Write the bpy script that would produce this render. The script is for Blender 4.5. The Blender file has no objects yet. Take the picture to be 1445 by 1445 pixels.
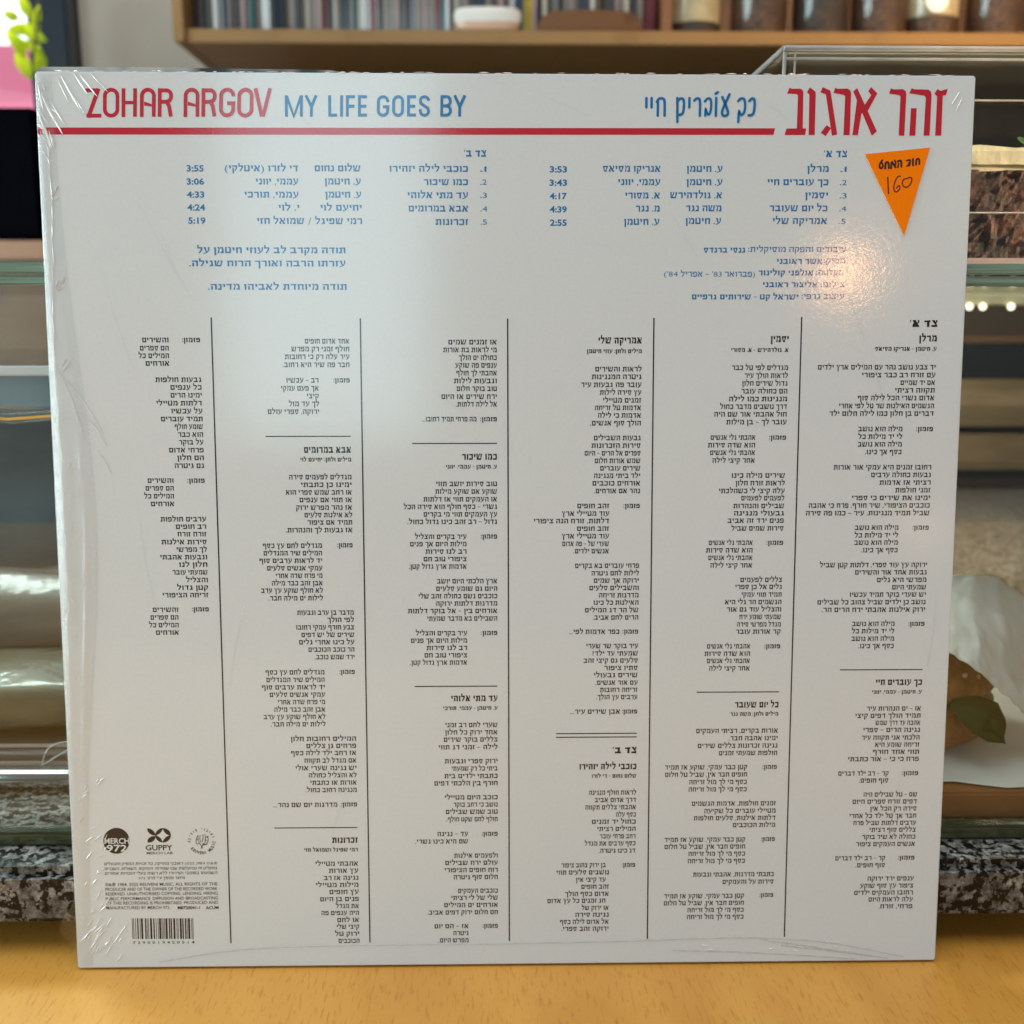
import bpy, bmesh, math, random
from mathutils import Vector, Matrix, noise
rnd = random.Random(11)
PI = math.pi
SC = bpy.context.scene
COL = SC.collection

# ------------------------------------------------------------------ camera
LEAN = math.radians(5.0)                 # the sleeve leans back against the display case
TABLE_Z = -0.0008
cd = bpy.data.cameras.new('camera'); cam = bpy.data.objects.new('camera', cd); COL.objects.link(cam)
cam.location = (-0.00471, -0.337261, 0.235924)
_y, _p, _r = (math.radians(a) for a in (-0.93721, -11.12831, -0.05609))
cam.matrix_world = Matrix.Translation(cam.location) @ Matrix.Rotation(_y, 4, 'Z') @ Matrix.Rotation(_p, 4, 'X') @ Matrix.Rotation(_r, 4, 'Y') @ Matrix.Rotation(PI/2, 4, 'X')
cd.sensor_width = 36; cd.sensor_fit = 'HORIZONTAL'; cd.lens = 36.0
cd.clip_start = 0.01; cd.clip_end = 60
cd.dof.use_dof = True; cd.dof.focus_distance = 0.343; cd.dof.aperture_fstop = 12.5
SC.camera = cam

# ------------------------------------------------------------------ light
SC.view_settings.view_transform = 'Standard'; SC.view_settings.look = 'None'
SC.view_settings.gamma = 1; SC.view_settings.use_curve_mapping = False
SC.view_settings.exposure = 0.14
wd = bpy.data.worlds.new('World'); SC.world = wd; wd.use_nodes = True
bg = wd.node_tree.nodes['Background']; bg.inputs['Color'].default_value = (0.88, 0.98, 1.0, 1); bg.inputs['Strength'].default_value = 0.12

def area_lamp(name, loc, target, size, energy, colour, size_y=None, shape='RECTANGLE'):
    l = bpy.data.lights.new(name, 'AREA'); l.energy = energy; l.color = colour; l.shape = shape
    l.size = size; l.size_y = size_y or size
    o = bpy.data.objects.new(name, l); COL.objects.link(o); o.location = loc
    o.rotation_euler = (Vector(target) - Vector(loc)).to_track_quat('-Z', 'Y').to_euler()
    return o
area_lamp('shop_front_daylight', (-1.9, -1.25, 0.45), (0, 0, 0.12), 1.3, 4.5, (0.70, 0.90, 1.0), 1.2)
area_lamp('sleeve_fill_light', (-0.42, -2.2, 0.85), (0, 0, 0.16), 0.5, 7.6, (0.62, 0.91, 1.0), 1.1)  # added unseen panel for soft glare and frontal fill on the sleeve
area_lamp('side_window_daylight', (-1.05, 0.16, 0.27), (0, 0.16, 0.2), 1.0, 15, (0.74, 0.97, 1.0), 0.42)
area_lamp('street_daylight', (-1.6, 1.5, 2.6), (-1.1, 2.1, 0.6), 1.0, 110, (0.95, 1.0, 1.0))
area_lamp('ceiling_bulb', (0.4939, -1.0917, 0.4864), (0.115, 0.02, 0.25), 0.036, 0.36, (1.0, 0.46, 0.18), shape='DISK')
area_lamp('ceiling_bulb', (0.5701, -1.0001, 0.1240), (0.1456, 0.014, 0.161), 0.016, 0.03, (1.0, 0.55, 0.34), shape='DISK')
area_lamp('counter_pendant_bulb', (0.34, 0.36, 0.95), (0.25, 0.10, 0.1), 0.16, 1.1, (1.0, 0.74, 0.46), shape='DISK')
area_lamp('cake_fill_light', (0.80, -0.12, 0.37), (0.30, 0.08, 0.288), 0.05, 0.26, (1.0, 0.82, 0.55), shape='DISK').data.spread = math.radians(17)  # added unseen source that brightens the cake frosting
area_lamp('granite_fill_light', (0.45, 0.47, 0.2385), (0.45, 0.52, 0.0), 0.5, 1.3, (1.0, 0.80, 0.50), 0.015)  # added fill inside the case, brightens the far granite
area_lamp('shelf_spot', (0.75, 0.45, 1.0), (0.5, 1.0, 0.54), 0.12, 1.0, (1.0, 0.66, 0.34), shape='DISK').data.spread = math.radians(70)
area_lamp('ceiling_glow', (-0.05, -0.42, 2.0), (0, -0.05, 0), 1.3, 22, (0.90, 0.96, 1.0))

# ------------------------------------------------------------------ helpers
def tag(o, label=None, cat=None, group=None, kind=None):
    if label: o['label'] = label
    if cat: o['category'] = cat
    if group: o['group'] = group
    if kind: o['kind'] = kind
    return o
def empty(name, loc=(0, 0, 0), label=None, cat=None, group=None):
    o = bpy.data.objects.new(name, None); COL.objects.link(o); o.location = loc
    return tag(o, label, cat, group)
def link(name, bm, mats, parent=None, smooth=False, local=False):
    """bmesh -> one object; geometry is given in world metres unless local"""
    me = bpy.data.meshes.new(name)
    if parent is not None and not local:
        for v in bm.verts: v.co -= parent.location
    bm.normal_update(); bm.to_mesh(me); bm.free()
    for m in (mats if isinstance(mats, (list, tuple)) else [mats]): me.materials.append(m)
    if smooth:
        for p in me.polygons: p.use_smooth = True
    o = bpy.data.objects.new(name, me); COL.objects.link(o)
    if parent is not None: o.parent = parent
    return o
def box(bm, x0, x1, y0, y1, z0, z1, bev=0.0, mat=0):
    vs = [bm.verts.new((x, y, z)) for x in (x0, x1) for y in (y0, y1) for z in (z0, z1)]
    fs = []
    for q in ((0, 1, 3, 2), (4, 6, 7, 5), (0, 4, 5, 1), (2, 3, 7, 6), (0, 2, 6, 4), (1, 5, 7, 3)):
        f = bm.faces.new([vs[i] for i in q]); f.material_index = mat; fs.append(f)
    if bev:
        es = set(e for f in fs for e in f.edges)
        bmesh.ops.bevel(bm, geom=list(es), offset=bev, segments=2, affect='EDGES')
    return fs
def lathe(bm, cx, cy, prof, n=40, mat=0, sx=1, sy=1):
    rings = []
    for r, z in prof:
        if r < 1e-6: rings.append([bm.verts.new((cx, cy, z))])
        else: rings.append([bm.verts.new((cx + r*sx*math.cos(2*PI*i/n), cy + r*sy*math.sin(2*PI*i/n), z)) for i in range(n)])
    for a, b in zip(rings, rings[1:]):
        for i in range(n):
            j = (i + 1) % n
            q = [a[i % len(a)], a[j % len(a)], b[j % len(b)], b[i % len(b)]]
            q = list(dict.fromkeys(q))
            if len(q) > 2:
                f = bm.faces.new(q); f.material_index = mat
def tube(bm, pts, rad, n=10, mat=0, caps=True):
    pts = [Vector(p) for p in pts]; rings = []
    for i, p in enumerate(pts):
        d = (pts[min(i+1, len(pts)-1)] - pts[max(i-1, 0)]).normalized()
        a = d.cross(Vector((0, 0, 1)))
        if a.length < 1e-3: a = d.cross(Vector((1, 0, 0)))
        a.normalize(); b = d.cross(a)
        r = rad(i/(len(pts)-1)) if callable(rad) else rad
        rings.append([bm.verts.new(p + a*r*math.cos(2*PI*k/n) + b*r*math.sin(2*PI*k/n)) for k in range(n)])
    for a, b in zip(rings, rings[1:]):
        for k in range(n):
            f = bm.faces.new((a[k], a[(k+1) % n], b[(k+1) % n], b[k])); f.material_index = mat
    if caps:
        bm.faces.new(rings[0][::-1]).material_index = mat; bm.faces.new(rings[-1]).material_index = mat

# ------------------------------------------------------------------ materials
def mat_new(name):
    m = bpy.data.materials.new(name); m.use_nodes = True
    nt = m.node_tree; return m, nt, nt.nodes['Principled BSDF']
def N(nt, t, **kw):
    n = nt.nodes.new(t)
    for k, v in kw.items():
        if hasattr(n, k) and not k[0].isupper(): setattr(n, k, v)
        else: n.inputs[k.replace('_', ' ')].default_value = v
    return n
def ramp(nt, fac, stops, interp='LINEAR'):
    r = nt.nodes.new('ShaderNodeValToRGB'); r.color_ramp.interpolation = interp
    el = r.color_ramp.elements
    while len(el) < len(stops): el.new(0.5)
    for e, (p, c) in zip(el, stops): e.position = p; e.color = (*c, 1)
    nt.links.new(fac, r.inputs['Fac']); return r.outputs['Color']
def obj_coord(nt, scale=(1, 1, 1), rot=(0, 0, 0)):
    tc = nt.nodes.new('ShaderNodeTexCoord'); mp = nt.nodes.new('ShaderNodeMapping')
    mp.inputs['Scale'].default_value = scale; mp.inputs['Rotation'].default_value = rot
    nt.links.new(tc.outputs['Object'], mp.inputs['Vector']); return mp.outputs['Vector']
def noise_tex(nt, vec, scale, detail=4, rough=0.55, dist=0.0):
    n = nt.nodes.new('ShaderNodeTexNoise'); n.inputs['Scale'].default_value = scale; n.inputs['Detail'].default_value = detail
    n.inputs['Roughness'].default_value = rough; n.inputs['Distortion'].default_value = dist
    nt.links.new(vec, n.inputs['Vector']); return n.outputs['Fac']
def bump(nt, height, strength, dist):
    b = nt.nodes.new('ShaderNodeBump'); b.inputs['Strength'].default_value = strength; b.inputs['Distance'].default_value = dist
    nt.links.new(height, b.inputs['Height']); return b.outputs['Normal']
def plain(name, colour, rough=0.5, metal=0.0, spec=0.5, var=0.0, scale=40, bmp=0.0, coat=0.0, stretch=(1, 1, 1)):
    m, nt, p = mat_new(name)
    p.inputs['Base Color'].default_value = (*colour, 1); p.inputs['Roughness'].default_value = rough
    p.inputs['Metallic'].default_value = metal; p.inputs['Specular IOR Level'].default_value = spec
    p.inputs['Coat Weight'].default_value = coat; p.inputs['Coat Roughness'].default_value = 0.08
    if var or bmp:
        f = noise_tex(nt, obj_coord(nt, stretch), scale, 5)
        if var:
            lo = tuple(max(0, c*(1-var)) for c in colour); hi = tuple(min(1, c*(1+var)) for c in colour)
            nt.links.new(ramp(nt, f, [(0.3, lo), (0.7, hi)]), p.inputs['Base Color'])
        if bmp: nt.links.new(bump(nt, f, bmp, 0.002), p.inputs['Normal'])
    return m
def film_reflection(nt, p, rough=0.115):
    """clear shrink film over print: a coat with soft waves and fine scuffs"""
    p.inputs['Coat Weight'].default_value = 1.0; p.inputs['Coat Roughness'].default_value = rough; p.inputs['Coat IOR'].default_value = 1.5
    v = obj_coord(nt)
    a = noise_tex(nt, v, 38, 1); b = noise_tex(nt, v, 620, 2, 0.6, 1.5)
    mx = nt.nodes.new('ShaderNodeMath'); mx.operation = 'MULTIPLY_ADD'; mx.inputs[1].default_value = 0.5
    nt.links.new(b, mx.inputs[0]); nt.links.new(a, mx.inputs[2])
    nt.links.new(bump(nt, mx.outputs[0], 0.05, 0.0009), p.inputs['Coat Normal'])
def printed(name, colour, rough=0.45):
    m, nt, p = mat_new(name)
    p.inputs['Base Color'].default_value = (*colour, 1); p.inputs['Roughness'].default_value = rough
    p.inputs['Specular IOR Level'].default_value = 0.2
    film_reflection(nt, p); return m
def clear(name, tint=(1, 1, 1), rough=0.03, ior=1.45, extra=0.0, tex=None, power=5.0):
    """thin clear sheet: straight-through light plus a fresnel gloss"""
    m = bpy.data.materials.new(name); m.use_nodes = True; nt = m.node_tree
    for n in list(nt.nodes): nt.nodes.remove(n)
    out = nt.nodes.new('ShaderNodeOutputMaterial'); mix = nt.nodes.new('ShaderNodeMixShader')
    tr = nt.nodes.new('ShaderNodeBsdfTransparent'); gl = nt.nodes.new('ShaderNodeBsdfGlossy')
    tr.inputs['Color'].default_value = (*tint, 1); gl.inputs['Roughness'].default_value = rough
    lw = nt.nodes.new('ShaderNodeLayerWeight'); lw.inputs['Blend'].default_value = 0.5      # Schlick, the same from both sides
    pw = nt.nodes.new('ShaderNodeMath'); pw.operation = 'POWER'; pw.inputs[1].default_value = power; nt.links.new(lw.outputs['Facing'], pw.inputs[0])
    f0 = ((ior-1)/(ior+1))**2
    ma = nt.nodes.new('ShaderNodeMath'); ma.operation = 'MULTIPLY_ADD'; ma.inputs[1].default_value = 1-f0; ma.inputs[2].default_value = f0
    nt.links.new(pw.outputs[0], ma.inputs[0]); fac = ma.outputs[0]
    if extra:
        ad = nt.nodes.new('ShaderNodeMath'); ad.operation = 'ADD'; ad.use_clamp = True; ad.inputs[1].default_value = extra
        nt.links.new(fac, ad.inputs[0]); fac = ad.outputs[0]
    if tex:
        nrm = bump(nt, noise_tex(nt, obj_coord(nt), tex[0], 3), tex[1], 0.001); nt.links.new(nrm, gl.inputs['Normal'])
    nt.links.new(fac, mix.inputs[0]); nt.links.new(tr.outputs[0], mix.inputs[1]); nt.links.new(gl.outputs[0], mix.inputs[2])
    nt.links.new(mix.outputs[0], out.inputs['Surface']); return m
def glow(name, colour, strength):
    m = bpy.data.materials.new(name); m.use_nodes = True; nt = m.node_tree
    for n in list(nt.nodes): nt.nodes.remove(n)
    out = nt.nodes.new('ShaderNodeOutputMaterial'); e = nt.nodes.new('ShaderNodeEmission')
    e.inputs['Color'].default_value = (*colour, 1); e.inputs['Strength'].default_value = strength
    nt.links.new(e.outputs[0], out.inputs['Surface']); return m

def make_card():
    m, nt, p = mat_new('white_card')
    v = obj_coord(nt); f = noise_tex(nt, v, 900, 3)
    nt.links.new(ramp(nt, f, [(0.3, (0.68, 0.72, 0.75)), (0.7, (0.71, 0.75, 0.78))]), p.inputs['Base Color'])
    p.inputs['Roughness'].default_value = 0.55; p.inputs['Specular IOR Level'].default_value = 0.2
    film_reflection(nt, p); return m
CARD = make_card()
RED = printed('red_ink', (0.52, 0.012, 0.032)); BLUE = printed('blue_ink', (0.003, 0.165, 0.42)); BLACK = printed('black_ink', (0.012, 0.012, 0.013))
CARD_EDGE = plain('card_edge', (0.62, 0.60, 0.58), 0.7, var=0.15, scale=500)

def make_birch(name, lo, hi, dark, rough=0.42, axis='Y', sc=1.0):
    m, nt, p = mat_new(name)
    st = (60, 900, 60) if axis == 'X' else (900, 130, 60)
    fine = noise_tex(nt, obj_coord(nt, tuple(s*sc for s in st), (0, 0, 0.12)), 1.0, 4, 0.6)
    broad = noise_tex(nt, obj_coord(nt, (14*sc, 3*sc, 14*sc) if axis != 'X' else (3*sc, 14*sc, 14*sc)), 1.0, 4, 0.6, 1.0)
    c1 = ramp(nt, broad, [(0.3, lo), (0.7, hi)])
    c2 = ramp(nt, fine, [(0.28, dark), (0.46, (1, 1, 1))])
    mx = nt.nodes.new('ShaderNodeMix'); mx.data_type = 'RGBA'; mx.blend_type = 'MULTIPLY'; mx.inputs['Factor'].default_value = 1
    nt.links.new(c1, mx.inputs['A']); nt.links.new(c2, mx.inputs['B']); nt.links.new(mx.outputs['Result'], p.inputs['Base Color'])
    p.inputs['Roughness'].default_value = rough
    nt.links.new(bump(nt, fine, 0.05, 0.0004), p.inputs['Normal'])
    return m
BIRCH = make_birch('birch_table', (0.58, 0.245, 0.035), (0.75, 0.36, 0.066), (0.74, 0.64, 0.50))
SHELFWOOD = make_birch('shelf_wood', (0.25, 0.125, 0.040), (0.33, 0.17, 0.052), (0.8, 0.74, 0.66), 0.45, 'X', 0.3)
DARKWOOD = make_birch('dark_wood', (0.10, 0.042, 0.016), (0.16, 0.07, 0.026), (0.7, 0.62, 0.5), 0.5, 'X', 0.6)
BOARDWOOD = make_birch('board_wood', (0.22, 0.085, 0.03), (0.30, 0.12, 0.045), (0.75, 0.66, 0.55), 0.45, 'X', 0.8)
BOWLWOOD = make_birch('bowl_wood', (0.13, 0.05, 0.014), (0.19, 0.075, 0.02), (0.7, 0.6, 0.5), 0.35, 'X', 0.6)

def make_granite():
    m, nt, p = mat_new('speckled_granite')
    v = obj_coord(nt)
    a = noise_tex(nt, v, 290, 6, 0.6, 0.1); b = noise_tex(nt, v, 420, 5, 0.65, 0.1); c = noise_tex(nt, v, 90, 3)
    base = ramp(nt, b, [(0.34, (0.075, 0.066, 0.06)), (0.46, (0.20, 0.185, 0.17)), (0.60, (0.36, 0.34, 0.32)), (0.72, (0.55, 0.53, 0.50))])
    blk = ramp(nt, a, [(0.47, (0.03, 0.03, 0.032)), (0.515, (1, 1, 1))])
    mx = nt.nodes.new('ShaderNodeMix'); mx.data_type = 'RGBA'; mx.blend_type = 'MULTIPLY'; mx.inputs['Factor'].default_value = 1
    nt.links.new(base, mx.inputs['A']); nt.links.new(blk, mx.inputs['B'])
    m2 = nt.nodes.new('ShaderNodeMix'); m2.data_type = 'RGBA'; m2.blend_type = 'MULTIPLY'; m2.inputs['Factor'].default_value = 0.8
    nt.links.new(mx.outputs['Result'], m2.inputs['A']); nt.links.new(ramp(nt, c, [(0.40, (0.30, 0.29, 0.28)), (0.60, (1, 1, 1))]), m2.inputs['B'])
    nt.links.new(m2.outputs['Result'], p.inputs['Base Color']); p.inputs['Roughness'].default_value = 0.30; p.inputs['Specular IOR Level'].default_value = 0.3
    return m
GRANITE = make_granite()
GLASS = clear('case_glass', (0.97, 0.99, 0.98), 0.02, 1.5)
GLASS_TOP = clear('case_top_glass', (0.93, 0.97, 0.95), 0.03, 1.5)
LIDPANE = clear('lid_pane', (0.96, 0.95, 0.94), 0.05, 1.25, power=11)
ACRYLIC = clear('acrylic', (0.96, 0.95, 0.94), 0.05, 1.45, tex=(60, 0.15))
JARGLASS = clear('jar_glass', (0.95, 0.95, 0.93), 0.04, 1.5)
EDGE_TEAL = plain('glass_edge_green', (0.18, 0.28, 0.225), 0.12, spec=0.9, coat=1, var=0.35, scale=30, stretch=(1, 30, 60))
EDGE_OLIVE = plain('glass_foot_olive', (0.055, 0.055, 0.024), 0.18, spec=0.5, coat=1, var=0.35, scale=30, stretch=(2, 30, 90))
EDGE_ACR = plain('acrylic_edge', (0.55, 0.50, 0.46), 0.12, spec=0.9, coat=1, var=0.3, scale=50)
STEEL = plain('brushed_steel', (0.62, 0.60, 0.57), 0.28, metal=1.0, var=0.12, scale=8, stretch=(1, 40, 60))
BRASSY = plain('warm_steel', (0.36, 0.27, 0.16), 0.35, metal=1.0, var=0.15, scale=8, stretch=(1, 40, 60))
CHROME = plain('chrome', (0.75, 0.75, 0.74), 0.12, metal=1.0)
BLACKP = plain('matt_black', (0.002, 0.002, 0.003), 0.7, spec=0.0)
WALL = plain('beige_plaster', (0.54, 0.47, 0.39), 0.85, var=0.05, scale=12, bmp=0.1)
FRAME = plain('dark_blue_frame', (0.022, 0.030, 0.045), 0.35)

# ------------------------------------------------------------------ the surface and the counter
bm = bmesh.new(); box(bm, -0.95, 0.95, -0.75, 0.30, TABLE_Z-0.035, TABLE_Z, 0.002)
tbl = empty('wooden_counter', (0, -0.2, TABLE_Z), 'pale birch wood counter top in the foreground under the white record sleeve', 'counter')
link('counter_board', bm, BIRCH, tbl)
bm = bmesh.new()
for i, (x, y) in enumerate(((0.1136, -0.0395), (0.1149, -0.0450), (0.1160, -0.0505))):
    bmesh.ops.create_circle(bm, cap_ends=True, segments=10, radius=1, matrix=Matrix.Translation((x, y, TABLE_Z+0.00006)) @ Matrix.Rotation(-0.25, 4, 'Z') @ Matrix.Diagonal((0.0009+0.0003*i, 0.0042, 1, 1)))
link('knot_mark', bm, plain('knot_brown', (0.20, 0.085, 0.022), 0.5), tbl)

wt = empty('granite_worktop', (0, 0.4, 0.0135), 'speckled grey granite slab behind the record, carrying the glass display case', 'worktop')
bm = bmesh.new(); box(bm, -1.1, 1.3, 0.0085, 1.35, 0.0115, 0.0339, 0.0035)
link('stone_slab', bm, GRANITE, wt)
bm = bmesh.new(); box(bm, -1.05, 1.25, 0.05, 1.3, TABLE_Z, 0.0115)
link('slab_support', bm, plain('support_dark', (0.03, 0.018, 0.01), 0.7), wt)
ZS = 0.0339
# ------------------------------------------------------------------ the record sleeve (local frame: x right, z up the sleeve, -y out of the printed face)
sl = empty('record_sleeve', (0, 0, 0), 'white printed record sleeve standing upright on the birch counter, leaning on the display case', 'record')
sl.rotation_euler = (-LEAN, 0, 0)
HW, HT, TH = 0.1577, 0.3151, 0.0032
SUNK = []
bm = bmesh.new(); box(bm, -HW, HW, 0, TH, 0, HT, 0.0005)
for f in bm.faces:
    c = f.calc_center_median()
    if c.y > 0.0009: f.material_index = 1
link('card_cover', bm, [CARD, CARD_EDGE], sl, local=True)
# the front cover stands a hair higher than the back, most at its left corner
bm = bmesh.new()
top = [(-HW, 0.0024), (-0.13, 0.0025), (-0.10, 0.0022), (-0.06, 0.0018), (-0.055, 0.0009), (0.04, 0.0008), (0.10, 0.0009), (HW, 0.0009)]
for y in (TH+0.0002, TH+0.0009):
    for x, h in top: bm.verts.new((x, y, HT+h))
    for x, h in top: bm.verts.new((x, y, HT-0.02))
bm.verts.ensure_lookup_table(); n = len(top)
for i in range(n-1):
    for o in (0, 2*n):
        q = [bm.verts[o+i], bm.verts[o+i+1], bm.verts[o+n+i+1], bm.verts[o+n+i]]; bm.faces.new(q if o == 0 else q[::-1])
    bm.faces.new((bm.verts[i], bm.verts[2*n+i], bm.verts[2*n+i+1], bm.verts[i+1]))
bmesh.ops.recalc_face_normals(bm, faces=bm.faces)
dk, dn, dp = mat_new('dark_cover_art')
fz = noise_tex(dn, obj_coord(dn), 45, 2)
dn.links.new(ramp(dn, fz, [(0.42, (0.02, 0.02, 0.022)), (0.6, (0.45, 0.42, 0.38))]), dp.inputs['Base Color']); dp.inputs['Roughness'].default_value = 0.4
link('front_cover', bm, dk, sl, local=True)

# ---- lettering tools: everything flat on the sleeve, in millimetres of the sleeve
FACE_Y = -0.00004
def flat(bm, pts, lift=0.0):
    vs = [bm.verts.new((x/1000, FACE_Y - lift, z/1000)) for x, z in pts]
    f = bm.faces.new(vs)
    f.normal_update()
    if f.normal.y > 0: f.normal_flip()
    return f
def stroke(bm, pts, w, closed=False, lift=0.0, w_end=None):
    """mitred flat pen stroke along pts (mm)"""
    P = []
    for p in pts:
        p = Vector(p)
        if not P or (p-P[-1]).length > 1e-4: P.append(p)
    if closed and (P[0]-P[-1]).length < 1e-4: P.pop()
    n = len(P); L, Rr = [], []
    for i in range(n):
        a = P[i-1] if (i > 0 or closed) else None; b = P[(i+1) % n] if (i < n-1 or closed) else None
        d1 = (P[i]-a).normalized() if a is not None else None; d2 = (b-P[i]).normalized() if b is not None else None
        if d1 is None: d1 = d2
        if d2 is None: d2 = d1
        m = (d1+d2)
        m = m.normalized() if m.length > 1e-6 else d1
        nn = Vector((-m.y, m.x)); k = 1/max(0.5, nn.dot(Vector((-d1.y, d1.x))))
        ww = w if w_end is None else w + (w_end-w)*i/(n-1)
        L.append(P[i]+nn*ww*0.5*k); Rr.append(P[i]-nn*ww*0.5*k)
    vs = [[bm.verts.new((q.x/1000, FACE_Y-lift, q.y/1000)) for q in S] for S in (L, Rr)]
    for i in range(n if closed else n-1):
        j = (i+1) % n
        f = bm.faces.new((vs[0][i], vs[1][i], vs[1][j], vs[0][j])); f.normal_update()
        if f.normal.y > 0: f.normal_flip()
def arc(cx, cy, rx, ry, a0, a1, n=10):
    return [(cx+rx*math.cos(math.radians(a0+(a1-a0)*i/n)), cy+ry*math.sin(math.radians(a0+(a1-a0)*i/n))) for i in range(n+1)]
def smooth_path(pts, it=2, closed=False):
    for _ in range(it):
        o = [] if closed else [pts[0]]
        m = len(pts)
        for i in range(m if closed else m-1):
            a, b = pts[i], pts[(i+1) % m]
            o += [(a[0]*.75+b[0]*.25, a[1]*.75+b[1]*.25), (a[0]*.25+b[0]*.75, a[1]*.25+b[1]*.75)]
        if not closed: o.append(pts[-1])
        pts = o
    return pts
class Frame:
    """little drawing frame: origin, x step and y step in mm of the sleeve"""
    def __init__(s, o, ux, uy): s.o, s.ux, s.uy = o, ux, uy
    def __call__(s, pts): return [(s.o[0]+s.ux[0]*x+s.uy[0]*y, s.o[1]+s.ux[1]*x+s.uy[1]*y) for x, y in pts]
    def w(s, k): return k*s.ux[0]

_cache = {}
def glyphs(text, bold):
    """outline mesh of a line of type, unit size"""
    key = (text, bold)
    if key not in _cache:
        c = bpy.data.curves.new('type', 'FONT'); c.body = text; c.size = 1; c.resolution_u = 2; c.offset = bold
        o = bpy.data.objects.new('type', c); COL.objects.link(o); bpy.context.view_layer.update()
        me = o.evaluated_get(bpy.context.evaluated_depsgraph_get()).to_mesh()
        vs = [(v.co.x, v.co.y) for v in me.vertices]; fs = [tuple(p.vertices) for p in me.polygons]
        o.to_mesh_clear(); bpy.data.objects.remove(o); bpy.data.curves.remove(c)
        _cache[key] = (vs, fs)
    return _cache[key]
def visual(s):
    """right-to-left text into left-to-right glyph order, digit and latin runs kept"""
    import re
    if not re.search('[\u0590-\u05ff]', s): return s
    out = []
    for tok in re.findall(r"[0-9A-Za-z℗©&]+|.", s)[::-1]:
        out.append({'(': ')', ')': '('}.get(tok, tok))
    return ''.join(out)
def type_line(bm, text, xr, xl, yc, h, cap=0.592, bold=0.0, lift=0.0, shear=0.0, base=None):
    vs, fs = glyphs(visual(text), bold)
    x0 = min(v[0] for v in vs); x1 = max(v[0] for v in vs); k = h/cap
    sx = (xr-xl)/(x1-x0); yb = (yc-h/2) if base is None else base
    V = [bm.verts.new(((xl+(x-x0)*sx+shear*y*k)/1000, FACE_Y-lift, (yb+y*k)/1000)) for x, y in vs]
    for f in fs:
        try: g = bm.faces.new([V[i] for i in f])
        except ValueError: continue
        g.normal_update()
        if g.normal.y > 0: g.normal_flip()

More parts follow.
